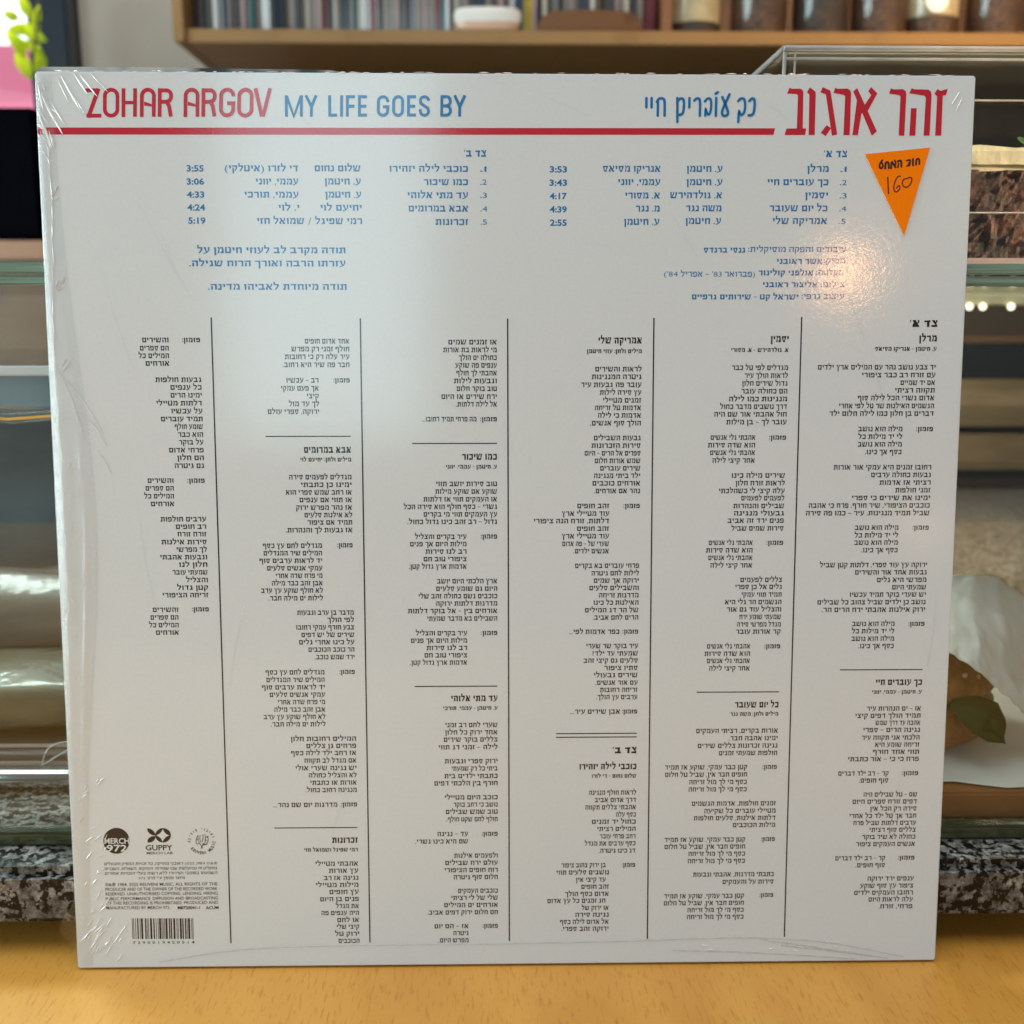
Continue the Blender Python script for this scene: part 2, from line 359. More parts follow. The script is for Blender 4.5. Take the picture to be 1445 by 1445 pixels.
# ---- a square Hebrew book face: heavy bars, lighter stems, unit height
def hebrew(ch, h=0.21, v=0.165):
    def R(x0, x1, y0, y1): return [(x0, y0), (x1, y0), (x1, y1), (x0, y1)]
    def T(x0, x1): return [(x0+0.05, 1.03), (x0+0.09, 1-h*0.2+0.0), (x1-0.06, 1.0), (x1, 0.93), (x1, 1-h), (x0, 1-h)]   # top bar with a flag
    def stem(x1, y0, y1): return R(x1-v, x1, y0, y1)
    U = 1-h
    G = {
     'א': (0.78, [[(0, 1.02), (v*1.25, 1.02), (0.78, 0), (0.78-v*1.5, 0)], [(0.42, 0.48), (0.60, 0.74), (0.56, 1.02), (0.74, 1.02), (0.74, 0.68), (0.50, 0.38)], [(0.0, 0), (v*1.3, 0), (v*1.1, 0.30), (0.30, 0.58), (0.20, 0.70), (0.03, 0.36)]]),
     'ב': (0.72, [T(0, 0.62), stem(0.62, h, U), R(0, 0.74, 0, h)]),
     'ג': (0.50, [T(0.08, 0.42), [(0.42-v, U), (0.42, U), (0.50, 0), (0.50-v, 0)], [(0, -0.02), (v*0.95, -0.02), (0.39, 0.34), (0.35, 0.52)]]),
     'ד': (0.66, [T(0, 0.68), stem(0.58, 0, U)]),
     'ה': (0.72, [T(0, 0.72), stem(0.72, 0, U), stem(0.07+v, 0, 0.62)]),
     'ו': (0.28, [T(0, 0.28), stem(0.28, 0, U)]),
     'ז': (0.36, [T(0, 0.38), stem(0.15+v*0.6, 0, U)]),
     'ח': (0.72, [T(0, 0.72), stem(0.72, 0, U), stem(0.06+v, 0, U)]),
     'ט': (0.72, [stem(v+0.02, h, 1.02), R(0.02, 0.72, 0, h), stem(0.72, h, 0.9), R(0.38, 0.66, 0.9, 1.0+h*0.2)]),
     'י': (0.28, [T(0, 0.28), stem(0.28, 0.46, U)]),
     'כ': (0.64, [T(0, 0.62), stem(0.64, h, U), R(0, 0.60, 0, h)]),
     'ך': (0.62, [T(0, 0.62), stem(0.62, -0.36, U)]),
     'ל': (0.60, [R(0, v*0.9, 0.99, 1.38), R(0, 0.60, U, 0.985), [(0.60-v, U), (0.60, U), (0.60, 0.60), (0.30, 0), (0.12, 0), (0.60-v, 0.58)]]),
     'מ': (0.76, [[(0.0, 1.02), (v*1.1, 1.02), (0.32, 0.70), (0.20, 0.60)], [(0.02, 0), (0.02+v, 0), (0.27, 0.58), (0.18, 0.72)], R(0.33, 0.70, U, 1.0), stem(0.76, h, U), R(0.38, 0.76, 0, h)]),
     'ם': (0.72, [T(0, 0.72), stem(0.72, h, U), stem(0.06+v, h, U), R(0.06, 0.72, 0, h)]),
     'נ': (0.44, [T(0.06, 0.42), stem(0.44, h, U), R(0, 0.44, 0, h)]),
     'ן': (0.28, [T(0, 0.28), stem(0.28, -0.36, U)]),
     'ס': (0.72, [T(0, 0.72), [(0.05, U), (0.05+v, U), (0.28, h), (0.15, h)], [(0.70-v, U), (0.70, U), (0.56, h), (0.43, h)], R(0.20, 0.54, 0, h)]),
     'ע': (0.68, [[(0, 1.02), (v*1.2, 1.02), (0.42, 0.10), (0.30, 0.06)], [(0.52, 1.02), (0.68, 1.02), (0.66, 0.5), (0.44, 0.10), (0.02, -0.16), (0, 0.02), (0.32, 0.16), (0.51, 0.5)]]),
     'פ': (0.68, [T(0, 0.62), stem(0.68, h, U), R(0, 0.64, 0, h), stem(v, 0.46, U), R(v+0.002, 0.34, 0.46, 0.46+h*0.75)]),
     'ף': (0.68, [T(0, 0.62), stem(0.68, -0.36, U), stem(v, 0.46, U), R(v+0.002, 0.34, 0.46, 0.46+h*0.75)]),
     'צ': (0.66, [[(0, 1.02), (v*1.25, 1.02), (0.62, h), (0.44, h)], [(0.48, 1.02), (0.66, 1.02), (0.62, 0.70), (0.40, 0.46), (0.31, 0.56), (0.47, 0.74)], R(0, 0.64, 0, h)]),
     'ץ': (0.66, [[(0, 1.02), (v*1.2, 1.02), (0.40, 0.5), (0.27, 0.48)], [(0.50, 1.02), (0.66, 1.02), (0.60, 0.66), (0.42, 0.46), (0.40, 0.56), (0.48, 0.72)], R(0.27, 0.27+v, -0.36, 0.48)]),
     'ק': (0.68, [T(0, 0.68), [(0.68-v, U), (0.68, U), (0.62, 0.42), (0.42, 0.02), (0.30, 0.10), (0.50, 0.48)], stem(0.05+v, -0.36, 0.60)]),
     'ר': (0.62, [T(0, 0.60), stem(0.62, 0, U)]),
     'ש': (0.96, [[(0, 1.02), (v*1.1, 1.02), (0.20, h), (0.06, h)], [(0.96-v*1.1, 1.02), (0.96, 1.02), (0.82, h), (0.68, h)], [(0.43, 1.02), (0.43+v*0.9, 1.02), (0.34, h), (0.205, h)], R(0.05, 0.80, 0, h*0.95)]),
     'ת': (0.76, [T(0, 0.74), stem(0.74, 0, U), stem(0.13+v, h, U), R(0, 0.13+v, 0, h)]),
     '׳': (0.16, [[(0.02, 0.70), (0.08, 0.70), (0.18, 1.05), (0.04, 1.05)]]),
     '״': (0.36, [[(0.02, 0.70), (0.08, 0.70), (0.18, 1.05), (0.04, 1.05)], [(0.20, 0.70), (0.26, 0.70), (0.36, 1.05), (0.22, 1.05)]]),
     '.': (0.16, [R(0, 0.17, 0, 0.18)]), ',': (0.16, [[(0.04, -0.16), (0.10, -0.16), (0.18, 0.17), (0.02, 0.17)]]),
     ':': (0.18, [R(0, 0.18, 0.05, 0.25), R(0, 0.18, 0.62, 0.82)]), '-': (0.34, [R(0, 0.34, 0.42, 0.56)]), '–': (0.52, [R(0, 0.52, 0.42, 0.54)]),
     '…': (0.70, [R(0, 0.14, 0, 0.15), R(0.28, 0.42, 0, 0.15), R(0.56, 0.70, 0, 0.15)]), '/': (0.42, [[(0, -0.1), (0.1, -0.1), (0.42, 1.1), (0.32, 1.1)]]),
    }
    return G.get(ch)
def type_hebrew(bm, text, xr, xl, yc, h, bold=0.0, shear=0.0):
    """right-to-left line, measured ends xr..xl (mm), letter height h"""
    x = 0.0; polys = []
    for n, ch in enumerate(visual(text)):
        if ch == ' ': x += 0.36; continue
        g = hebrew(ch, 0.21+bold*1.2, 0.165+bold*1.6)
        if g:
            for i, p in enumerate(g[1]): polys.append((i, [(x+a, b) for a, b in p]))
            x += g[0]+0.13
        else:
            vs, fs = glyphs(ch, bold*0.4); x0 = min(q[0] for q in vs); k = 1/0.69
            for f in fs: polys.append((0, [(x+(vs[i][0]-x0)*k, vs[i][1]*k) for i in f]))
            x += (max(q[0] for q in vs)-x0)*k+0.14
    xs = [a for _, p in polys for a, b in p]; lo, hi = min(xs), max(xs); s = (xr-xl)/(hi-lo); yb = yc-h/2
    for i, p in polys:
        try: flat(bm, [(xl+(a-lo)*s+shear*b*h, yb+b*h) for a, b in p], i*2.5e-6)
        except ValueError: pass

# ---- song text: measured line ends; the verses are set with common words of the same lengths
WORDS = {1: ['ו'], 2: 'של אל על לא כי גם אם או זה מה מי רק כל עד אך יש אז הם את בו לי לך בא שם הר ים עץ גן יד לב פה כן עם בן בת דג חג קר חם טל רב שר'.split(),
 3: 'היא הוא אני כמו עוד אור שיר יום היה אין בית דרך ארץ עיר קול ילד הנה פעם ערב חבר טוב אחד שקט רוח פרח שמש ירח גשם נהר כפר שדה אבן לחם כסף זהב צבע חול גלי סוף כבר הכל לפי מול בין אחר שוב עלה ירד רחב קטן שלי לנו'.split(),
 4: 'תמיד אהבה לילה כוכב חלון שמים בוקר אולי היום ביתי אחרי עולם חלום גדול פרחי יושב שומע הולך חורף קיצי סתיו אביב רחוב מדבר סירה מפרש גלים חולף עובר נושב זורח שוקע ירוק כחול אדום לבן_ צהוב ספרי דפים מילה תווי כינו הרים עמקי שביל גשרי שערי מגדל פנים זמני'.split(),
 5: 'דברים שירים אנשים מקום_ עכשיו לראות רציתי הלכתי שמעתי אהבתי תקווה גיטרה נשמה_ ילדים לבדי_ דלתות כתבתי פרחים ענפים ציפור_ גבעות רחובו שמיים אדמות מפרשי סירות חופים סלעים ירוקה כחולה שקיעה זריחה אורות צללים זמנים ימינו לילות בקרים ערבים שעונים שנים_ ספרים מילות נגינה'.split(),
 6: 'עיניים מנגינה חברים_ לפעמים כוכבים ואהבה_ הימים_ מדרגות החלון_ השמים_ ובוקר_ ציפורי אילנות חולפות עוברים נושבים שוקעת זורחת רחובות גבעולי הגשמים הנהרות שבילים_ וגבעות העמקים מגדלים והרוחות סיפורים המילים_ והצליל_ אורחים_ מטיילי'.split(),
 7: 'ולפעמים זכרונות כשהלכתי מנגינות והשירים הכוכבים שאהבתי_ והחלון_ הציפורי והרחובות האילנות והנהרות השבילים המגדלים והעמקים סיפורינו הסיפורים מהרחובו'.split(), 8: 'המנגינות והכוכבים והזכרונות הזכרונות והשבילים והמגדלים הסיפורים_'.split()}
WORDS = {k: [w.rstrip('_') for w in v] for k, v in WORDS.items()}
for k in WORDS: WORDS[k] = [w for w in WORDS[k] if len(w) == k]
def verse(pattern):
    out, sep = '', ''
    for ch in pattern:
        if ch.isdigit(): out += sep + rnd.choice(WORDS[int(ch)]); sep = ' '
        elif ch == '-': out += ' –'; sep = ' '
        else: out += ch
    return out
STYLE = {'b': (1.62, 0.016), 'p': (1.50, 0.035), 't': (2.08, 0.045), 'c': (1.32, 0.04), 's': (2.3, 0.07),
 'h': (2.1, 0.04), 'n': (1.75, 0.0), 'k': (1.98, 0.02), 'd': (1.95, 0.028), 'l': (1.70, -0.01), 'm': (1.70, 0.03),
 'f': (0.95, -0.01), 'e': (1.15, 0.008), 'g': (1.1, 0.03), 'q': (1.95, 0.02), 'i': (0.9, 0.01), 'x': (0.98, 0.008)}
LATIN = set('degqix')
# column | style right left centre text   (millimetres on the sleeve)
SHEET = """
1|s|148.20|138.60|232.54|צד א׳
1|t|148.20|142.04|227.47|מרלן
1|c|148.20|126.81|223.89|ע. חיטמן - אנריקו מסיאס
1|b|148.20|107.05|217.58|23432635
1|b|148.20|122.53|214.90|24236
1|b|148.20|136.09|212.26|225
1|b|148.20|134.29|209.62|55
1|b|148.20|121.37|206.98|44343
1|b|148.20|114.88|204.23|672234
1|b|148.20|111.67|201.58|5243443
1|p|148.20|142.32|196.20|פזמון:
1|b|137.45|121.91|196.21|434
1|b|137.45|122.06|193.55|2252
1|b|137.45|122.00|190.88|434
1|b|137.45|124.63|188.20|324.
1|b|148.20|113.74|182.84|553435
1|b|148.20|127.00|180.15|555
1|b|148.20|130.11|177.45|525
1|b|148.20|135.78|174.75|46
1|b|148.20|120.49|172.06|52524
1|b|148.20|105.30|169.38|67,34,324
1|b|148.20|104.39|166.67|447,3-324
1|p|148.20|142.46|161.48|פזמון:
1|b|137.45|122.00|161.52|434
1|b|137.45|121.99|158.80|2252
1|b|137.45|121.98|156.18|434
1|b|137.45|124.58|153.50|324.
1|b|148.20|110.01|148.19|5234,534
1|b|148.20|122.56|145.54|5337
1|b|148.20|130.48|142.83|534
1|b|148.20|135.99|140.17|54
1|b|148.20|120.96|137.55|24445
1|b|148.20|109.49|134.81|4254426
1|b|148.20|111.16|132.10|465342.
1|p|148.20|142.42|126.92|פזמון:
1|b|137.45|122.22|126.98|434
1|b|137.45|122.21|124.32|2252
1|b|137.45|122.15|121.59|434
1|b|137.45|124.78|118.91|324.
1|r|148.20|118.47|110.24|-
1|t|148.20|131.51|105.63|כך עוברים חיי
1|c|148.20|130.32|102.06|ע. חיטמן - עממי, יווני
1|b|148.20|128.63|95.93|2-263
1|b|148.20|124.52|93.28|4444
1|b|148.20|131.97|90.65|4233
1|b|148.20|127.58|88.01|54-4
1|b|148.20|127.15|85.17|5353
1|b|148.20|132.05|82.53|543
1|b|148.20|131.40|79.85|434
1|b|148.20|122.41|77.19|322-35
1|p|148.20|142.37|71.84|פזמון:
1|b|137.45|119.07|71.84|2-235
1|b|137.45|126.76|69.17|35.
1|b|148.20|128.56|63.88|2-263
1|b|148.20|124.63|61.23|4454
1|b|148.20|131.23|58.55|4233
1|b|148.20|123.69|55.85|322324
1|b|148.20|125.24|53.17|5543
1|b|148.20|131.21|50.53|535
1|b|148.20|128.66|47.86|5234
1|b|148.20|126.55|45.13|565
1|p|148.20|142.15|39.86|פזמון:
1|b|137.45|119.06|39.82|2-235
1|b|137.45|126.62|37.10|35.
1|b|148.20|131.13|31.97|535
1|b|148.20|128.63|29.22|5234
1|b|148.20|126.45|26.57|565
1|b|148.20|131.86|23.95|354
1|b|148.20|135.71|21.27|4,4.
2|t|96.70|90.46|227.24|יסמין
2|c|96.70|76.79|223.47|א. גולדהירש - א. מסורי
2|b|96.70|77.18|217.42|6323
2|b|96.70|81.69|214.70|543
2|b|96.70|80.88|212.02|454
2|b|96.70|80.64|209.33|254
2|b|96.70|76.34|206.64|734
2|b|96.70|73.43|204.00|3644
2|b|96.70|71.33|201.35|35323
2|b|96.70|75.65|198.65|42-25
2|p|96.70|90.80|193.27|פזמון:
2|b|85.95|70.26|193.29|535
2|b|85.95|69.39|190.63|335
2|b|85.95|70.16|188.01|535
2|b|85.95|71.04|185.29|344
2|b|96.70|77.86|180.02|544
2|b|96.70|79.37|177.33|544
2|b|96.70|73.54|174.60|3427
2|b|96.70|81.46|172.05|66
2|b|96.70|78.78|169.30|67
2|b|96.70|78.99|166.70|66
2|b|96.70|76.87|164.10|4324
2|b|96.70|78.28|161.36|544
2|p|96.70|90.79|156.22|פזמון:
2|b|85.95|70.34|156.27|535
2|b|85.95|69.45|153.60|335
2|b|85.95|70.29|150.92|535
2|b|85.95|71.07|148.19|344
2|b|96.70|81.83|142.99|56
2|b|96.70|80.11|140.46|4224
2|b|96.70|82.37|137.71|444
2|b|96.70|76.57|135.02|6233
2|b|96.70|77.26|132.37|6323
2|b|96.70|81.83|129.65|543
2|b|96.70|81.00|126.94|454
2|b|96.70|80.69|124.33|254
2|p|96.70|91.08|118.96|פזמון:
2|b|85.95|70.45|119.03|535
2|b|85.95|69.67|116.35|335
2|b|85.95|70.56|113.73|535
2|b|85.95|71.35|110.99|344
2|r|96.70|67.14|102.30|-
2|t|96.70|80.99|97.61|כל יום שעובר
2|c|96.70|79.37|94.20|מילים ולחן: משה נגר
2|b|96.70|67.19|88.01|55,56
2|b|96.70|79.03|85.25|543.
2|b|96.70|67.82|82.49|5755
2|b|96.70|75.53|79.74|655
2|p|96.70|91.53|74.48|פזמון:
2|b|85.95|56.16|74.52|334,424
2|b|85.95|56.20|71.77|533,424
2|b|85.95|64.99|68.99|32235
2|b|85.95|64.82|66.24|32235
2|b|96.70|66.09|60.89|56,56
2|b|96.70|70.64|58.11|6625
2|b|96.70|66.94|55.41|56,56
2|b|96.70|81.20|52.74|57
2|p|96.70|91.69|47.36|פזמון:
2|b|85.95|56.42|47.31|334,424
2|b|85.95|56.41|44.63|533,424
2|b|85.95|65.21|41.92|32235
2|b|85.95|64.99|39.18|32235
2|b|96.70|67.07|34.02|56,56
2|b|96.70|77.91|31.16|527
2|p|96.70|91.70|26.03|פזמון:
2|b|85.95|56.59|25.83|334,424
2|b|85.95|56.53|23.12|533,424
2|b|85.95|65.21|20.43|32235
2|b|85.95|65.10|17.77|32235
3|t|45.85|30.80|226.71|אמריקה שלי
3|c|45.85|26.92|223.05|מילים ולחן: עוזי חיטמן
3|b|45.85|29.77|216.92|57
3|b|45.85|28.62|214.30|58
3|b|45.85|24.92|211.57|4253
3|b|45.85|31.46|208.89|245
3|b|45.85|32.56|206.20|56
3|b|45.85|29.72|203.62|525
3|b|45.85|30.82|200.98|524
3|b|45.85|28.23|198.33|435.
3|b|45.85|29.50|193.18|57
3|b|45.85|28.70|190.52|58
3|b|45.85|26.31|187.86|524-4
3|b|45.85|29.87|185.24|354
3|b|45.85|31.74|182.62|56
3|b|45.85|29.61|180.00|346
3|b|45.85|29.11|177.37|66
3|b|45.85|29.75|174.68|326.
3|p|45.85|40.12|169.40|פזמון:
3|b|35.10|23.86|169.42|35
3|b|35.10|18.46|166.73|363
3|b|35.10|8.61|164.12|5,436
3|b|35.10|23.81|161.40|35
3|b|35.10|18.50|158.75|363
3|b|35.10|18.67|156.04|42-24
3|b|35.10|22.67|153.42|55.
3|b|45.85|23.22|148.22|4625
3|b|45.85|29.05|145.53|535
3|b|45.85|29.85|142.90|524
3|b|45.85|28.31|140.27|85
3|b|45.85|31.72|137.62|65
3|b|45.85|29.87|134.99|724
3|b|45.85|26.81|132.29|2226
3|b|45.85|29.70|129.64|434.
3|p|45.85|40.31|124.51|פזמון:
3|b|39.16|21.27|124.51|353…
3|b|45.85|27.43|119.32|3424
3|b|45.85|29.59|116.64|523?
3|b|45.85|26.52|114.03|5243
3|b|45.85|33.89|111.33|45
3|b|45.85|30.18|108.71|56
3|b|45.85|30.84|105.97|235,
3|b|45.85|32.44|103.33|56
3|b|45.85|31.09|100.69|524.
3|p|45.85|40.42|95.36|פזמון:
3|b|39.74|21.85|95.38|353…
3|r|45.85|16.78|87.32|-
3|r|45.85|16.78|85.96|-
3|s|45.85|37.24|81.05|צד ב׳
3|t|45.85|25.26|75.02|כוכבי לילה יזהירו
3|c|45.85|29.74|71.49|שלום נחום - די לזרו
3|b|45.85|28.78|65.28|546
3|b|45.85|30.88|62.52|344
3|b|45.85|27.49|59.77|555
3|b|45.85|38.60|57.02|33
3|b|45.85|29.87|54.34|425
3|b|45.85|31.87|51.61|65
3|b|45.85|32.86|48.83|344
3|b|45.85|27.42|46.13|3524
3|b|45.85|32.53|43.37|245.
3|p|45.85|41.06|37.92|פזמון:
3|b|35.10|18.91|37.94|2445
3|b|36.31|17.15|35.21|654
3|b|35.10|24.30|32.43|243
3|b|36.31|26.20|29.73|35
3|b|36.33|20.30|26.99|434
3|b|35.10|13.86|24.38|25224
3|b|36.33|26.47|21.61|242
3|b|36.36|24.06|18.97|54
3|b|36.33|18.52|16.28|2443
3|b|36.35|19.08|13.61|534.
4|b|-4.20|-20.88|226.13|254
4|b|-4.20|-22.61|223.48|2525
4|b|-4.20|-17.27|220.83|524
4|b|-4.20|-18.50|218.22|524
4|b|-4.20|-18.16|215.56|524
4|b|-4.20|-18.99|212.89|65
4|b|-4.20|-18.10|210.22|344
4|b|-4.20|-23.40|207.49|3524
4|b|-4.20|-18.28|204.86|245.
4|p|-4.20|-9.96|199.74|פזמון:
4|b|-11.28|-30.07|199.75|2445…
4|r|-4.20|-33.62|191.35|-
4|t|-4.20|-16.35|186.69|כמו שיכור
4|c|-4.20|-22.00|183.21|ע. חיטמן - עממי, יווני
4|b|-4.20|-25.48|177.25|3544
4|b|-4.20|-25.76|174.58|4245
4|b|-4.20|-29.88|171.85|26425
4|b|-4.20|-36.79|169.22|4-34343
4|b|-4.20|-29.93|166.57|26425
4|b|-4.20|-35.56|163.94|4-23444.
4|p|-4.20|-9.91|158.73|פזמון:
4|b|-14.95|-33.00|158.67|356
4|b|-14.95|-34.78|156.07|5424
4|b|-14.95|-29.34|153.41|235
4|b|-14.95|-30.09|150.75|632
4|b|-14.95|-35.17|148.09|5343.
4|b|-4.20|-25.40|142.86|3544
4|b|-4.20|-25.79|140.18|4245
4|b|-4.20|-31.98|137.51|63533
4|b|-4.20|-25.88|134.86|655
4|b|-4.20|-35.77|132.19|63-245
4|b|-4.20|-28.99|129.48|7245
4|p|-4.20|-9.93|124.24|פזמון:
4|b|-14.95|-33.05|124.21|356
4|b|-14.95|-34.85|121.55|5424
4|b|-14.95|-29.30|118.88|235
4|b|-14.95|-30.11|116.22|632
4|b|-14.95|-35.19|113.56|5343.
4|r|-4.20|-33.62|104.91|-
4|t|-4.20|-20.72|100.47|עד מתי אלוהי
4|c|-4.20|-23.58|96.92|ע. חיטמן - עממי, תורכי
4|b|-4.20|-22.89|90.70|4324
4|b|-4.20|-22.96|87.99|3424
4|b|-4.20|-23.51|85.34|545
4|b|-4.20|-25.37|82.52|4-424
4|b|-4.20|-23.20|77.33|446
4|b|-4.20|-20.79|74.59|4225
4|b|-4.20|-23.35|71.81|553
4|b|-4.20|-27.02|69.14|4354
4|b|-4.20|-23.30|63.85|446
4|b|-4.20|-20.14|61.14|4234
4|b|-4.20|-22.97|58.45|336
4|b|-4.20|-22.67|55.64|4334.
4|p|-4.20|-9.94|50.11|פזמון:
4|b|-14.95|-26.06|50.15|2-5
4|b|-14.95|-34.07|47.35|2344.
4|b|-4.20|-20.05|41.92|76
4|b|-4.20|-23.32|39.20|436
4|b|-4.20|-23.56|36.47|357
4|b|-4.20|-20.32|33.77|435
4|b|-4.20|-18.75|28.55|66
4|b|-4.20|-21.23|25.86|3225
4|b|-4.20|-23.82|23.12|626
4|b|-4.20|-29.90|20.33|24444.
4|p|-4.20|-9.79|15.04|פזמון:
4|b|-14.95|-27.43|15.05|2-23
4|b|-14.95|-20.57|12.36|5
4|b|-14.95|-25.97|9.61|44.
5|b|-54.85|-70.05|226.41|345
5|b|-54.85|-74.64|223.76|4424
5|b|-54.85|-76.96|221.12|33226
5|b|-54.85|-77.78|218.41|32334.
5|p|-54.85|-60.44|213.10|פזמון:
5|b|-65.60|-76.70|213.10|2-5
5|b|-65.60|-78.53|210.38|234
5|b|-65.60|-69.75|207.71|4
5|b|-65.60|-75.93|205.04|223
5|b|-65.60|-83.33|202.36|5,44
5|r|-54.85|-84.31|193.85|-
5|t|-54.85|-71.17|189.16|אבא במרומים
5|c|-54.85|-72.47|185.79|מילים ולחן: יחיעם לוי
5|b|-54.85|-76.58|179.70|664
5|b|-54.85|-72.46|177.03|525
5|b|-54.85|-77.78|174.36|23343
5|b|-54.85|-73.09|171.73|2425
5|b|-54.85|-74.33|169.05|2344
5|b|-54.85|-71.47|166.42|265
5|b|-54.85|-70.45|163.83|425
5|b|-54.85|-78.05|161.12|2527.
5|p|-54.85|-60.20|155.75|פזמון:
5|b|-65.60|-86.23|155.64|6323
5|b|-65.60|-86.05|152.99|637
5|b|-65.60|-87.55|150.33|2553
5|b|-65.60|-85.00|147.67|455
5|b|-65.60|-82.04|144.99|2334
5|b|-65.60|-83.44|142.33|3334
5|b|-65.60|-87.22|139.71|24423
5|b|-65.60|-84.71|136.98|5243.
5|b|-54.85|-74.82|131.78|4236
5|b|-54.85|-64.21|129.17|34
5|b|-54.85|-75.30|126.49|3445
5|b|-54.85|-73.50|123.79|5224
5|b|-54.85|-74.39|121.14|2444
5|b|-54.85|-71.13|118.48|247
5|b|-54.85|-68.85|115.76|334.
5|p|-54.85|-60.31|110.35|פזמון:
5|b|-65.60|-86.44|110.28|6323
5|b|-65.60|-86.25|107.55|637
5|b|-65.60|-87.88|104.83|2553
5|b|-65.60|-85.24|102.14|455
5|b|-65.60|-82.39|99.45|2334
5|b|-65.60|-83.77|96.71|3334
5|b|-65.60|-87.54|94.02|24423
5|b|-65.60|-85.05|91.32|5243.
5|b|-54.85|-78.11|85.92|664
5|b|-54.85|-72.66|83.30|525
5|b|-54.85|-78.13|80.66|23343
5|b|-54.85|-73.46|77.87|2425
5|b|-54.85|-76.68|75.10|2544
5|b|-54.85|-72.01|72.41|265
5|b|-54.85|-71.54|69.67|525
5|b|-54.85|-73.23|66.94|644.
5|p|-54.85|-60.62|61.52|פזמון:
5|b|-61.94|-84.91|61.46|6323…
5|r|-54.85|-84.75|52.85|-
5|t|-54.85|-64.10|48.12|זכרונות
5|c|-54.85|-74.25|44.50|רמי שפיגל ושמואל חזי
5|b|-54.85|-70.33|39.26|56
5|b|-54.85|-65.49|36.57|25
5|b|-54.85|-67.36|33.84|522
5|b|-54.85|-70.34|31.17|56
5|b|-54.85|-65.49|28.52|25
5|b|-54.85|-68.90|25.78|424
5|b|-54.85|-63.19|23.12|24
5|b|-54.85|-68.58|20.50|352
5|b|-54.85|-62.86|17.77|23
5|b|-54.85|-63.07|15.17|43
5|b|-54.85|-63.66|12.47|42
5|b|-54.85|-62.48|9.74|7
6|p|-105.75|-111.90|226.81|פזמון:
6|b|-116.50|-125.50|226.80|7
6|b|-116.50|-126.37|224.05|25
6|b|-116.50|-126.86|221.45|62
6|b|-116.50|-124.65|218.85|6
6|b|-105.75|-121.47|213.31|56
6|b|-105.75|-116.47|210.70|25
6|b|-105.75|-116.49|208.00|54
6|b|-105.75|-121.46|205.29|56
6|b|-105.75|-116.45|202.58|25
6|b|-105.75|-120.11|199.87|46
6|b|-105.75|-115.40|197.23|44
6|b|-105.75|-114.41|194.50|33
6|b|-105.75|-114.20|191.85|24
6|b|-105.75|-117.71|189.13|44
6|b|-105.75|-114.93|186.47|24
6|b|-105.75|-115.96|183.73|25
6|p|-105.75|-111.70|178.54|פזמון:
6|b|-116.50|-125.50|178.56|7
6|b|-116.50|-126.30|175.89|25
6|b|-116.50|-126.80|173.14|62
6|b|-116.50|-124.64|170.45|6
6|b|-105.75|-121.48|165.06|56
6|b|-105.75|-116.32|162.44|25
6|b|-105.75|-115.79|159.81|44
6|b|-105.75|-121.46|157.04|56
6|b|-105.75|-116.37|154.40|25
6|b|-105.75|-122.13|151.70|65
6|b|-105.75|-115.62|149.05|43
6|b|-105.75|-117.99|146.33|54
6|b|-105.75|-113.36|143.60|6
6|b|-105.75|-116.53|140.87|34
6|b|-105.75|-121.76|138.23|57
6|p|-105.75|-111.67|133.13|פזמון:
6|b|-116.50|-125.42|133.01|7
6|b|-116.50|-126.32|130.27|25
6|b|-116.50|-126.82|127.52|62
6|b|-116.50|-124.62|124.84|6
7|h|-7.64|-15.10|289.00|צד ב׳
7|n|-7.54|-9.65|283.92|1.
7|n|-7.47|-9.66|279.63|2.
7|n|-7.40|-9.64|275.29|3.
7|n|-7.30|-9.57|270.82|4.
7|n|-7.39|-9.59|266.45|5.
7|k|-13.82|-40.34|283.94|כוכבי לילה יזהירו
7|k|-13.84|-28.84|279.59|כמו שיכור
7|k|-13.86|-34.29|275.25|עד מתי אלוהי
7|k|-13.81|-34.02|270.86|אבא במרומים
7|k|-13.79|-24.89|266.43|זכרונות
7|k|-50.01|-65.54|284.00|שלום נחום
7|k|-50.00|-62.17|279.69|ע. חיטמן
7|k|-49.95|-62.02|275.35|ע. חיטמן
7|k|-49.82|-63.77|271.05|יחיעם לוי
7|k|-49.77|-85.26|266.63|רמי שפיגל / שמואל חזי
7|k|-55.56|-105.67|256.92|תודה מקרב לב לעוזי חיטמן על
7|k|-55.63|-108.56|252.53|עזרתו הרבה ואורך הרוח שגילה.
7|k|-55.37|-102.44|244.71|תודה מיוחדת לאביהו מדינה.
7|k|-71.01|-95.65|283.92|די לזרו (איטלקי)
7|k|-71.10|-85.35|279.62|עממי, יווני
7|k|-71.08|-89.23|275.29|עממי, תורכי
7|k|-70.90|-77.93|271.04|י. לוי
7|d|-102.63|-108.39|283.85|3:55
7|d|-102.65|-108.49|279.54|3:06
7|d|-102.71|-108.60|275.26|4:33
7|d|-102.61|-108.59|271.04|4:24
7|d|-102.63|-108.38|266.69|5:19
7|h|114.80|106.94|289.25|צד א׳
7|n|114.85|112.67|284.25|1.
7|n|115.00|112.73|279.84|2.
7|n|115.11|112.75|275.49|3.
7|n|115.13|112.82|271.18|4.
7|n|115.15|112.75|266.93|5.
7|k|108.69|101.36|284.31|מרלן
7|k|108.70|87.89|279.91|כך עוברים חיי
7|k|108.72|100.92|275.59|יסמין
7|k|108.65|88.79|271.26|כל יום שעובר
7|k|108.66|89.99|267.02|אמריקה שלי
7|k|72.45|60.32|284.19|ע. חיטמן
7|k|72.51|60.31|279.82|ע. חיטמן
7|k|72.52|54.85|275.48|א. גולדהירש
7|k|72.40|60.26|271.18|משה נגר
7|k|72.32|60.21|266.94|ע. חיטמן
7|l|115.47|81.87|257.51|עיבודים והפקה מוסיקלית:
7|m|80.78|66.60|257.26|ננסי ברנדס
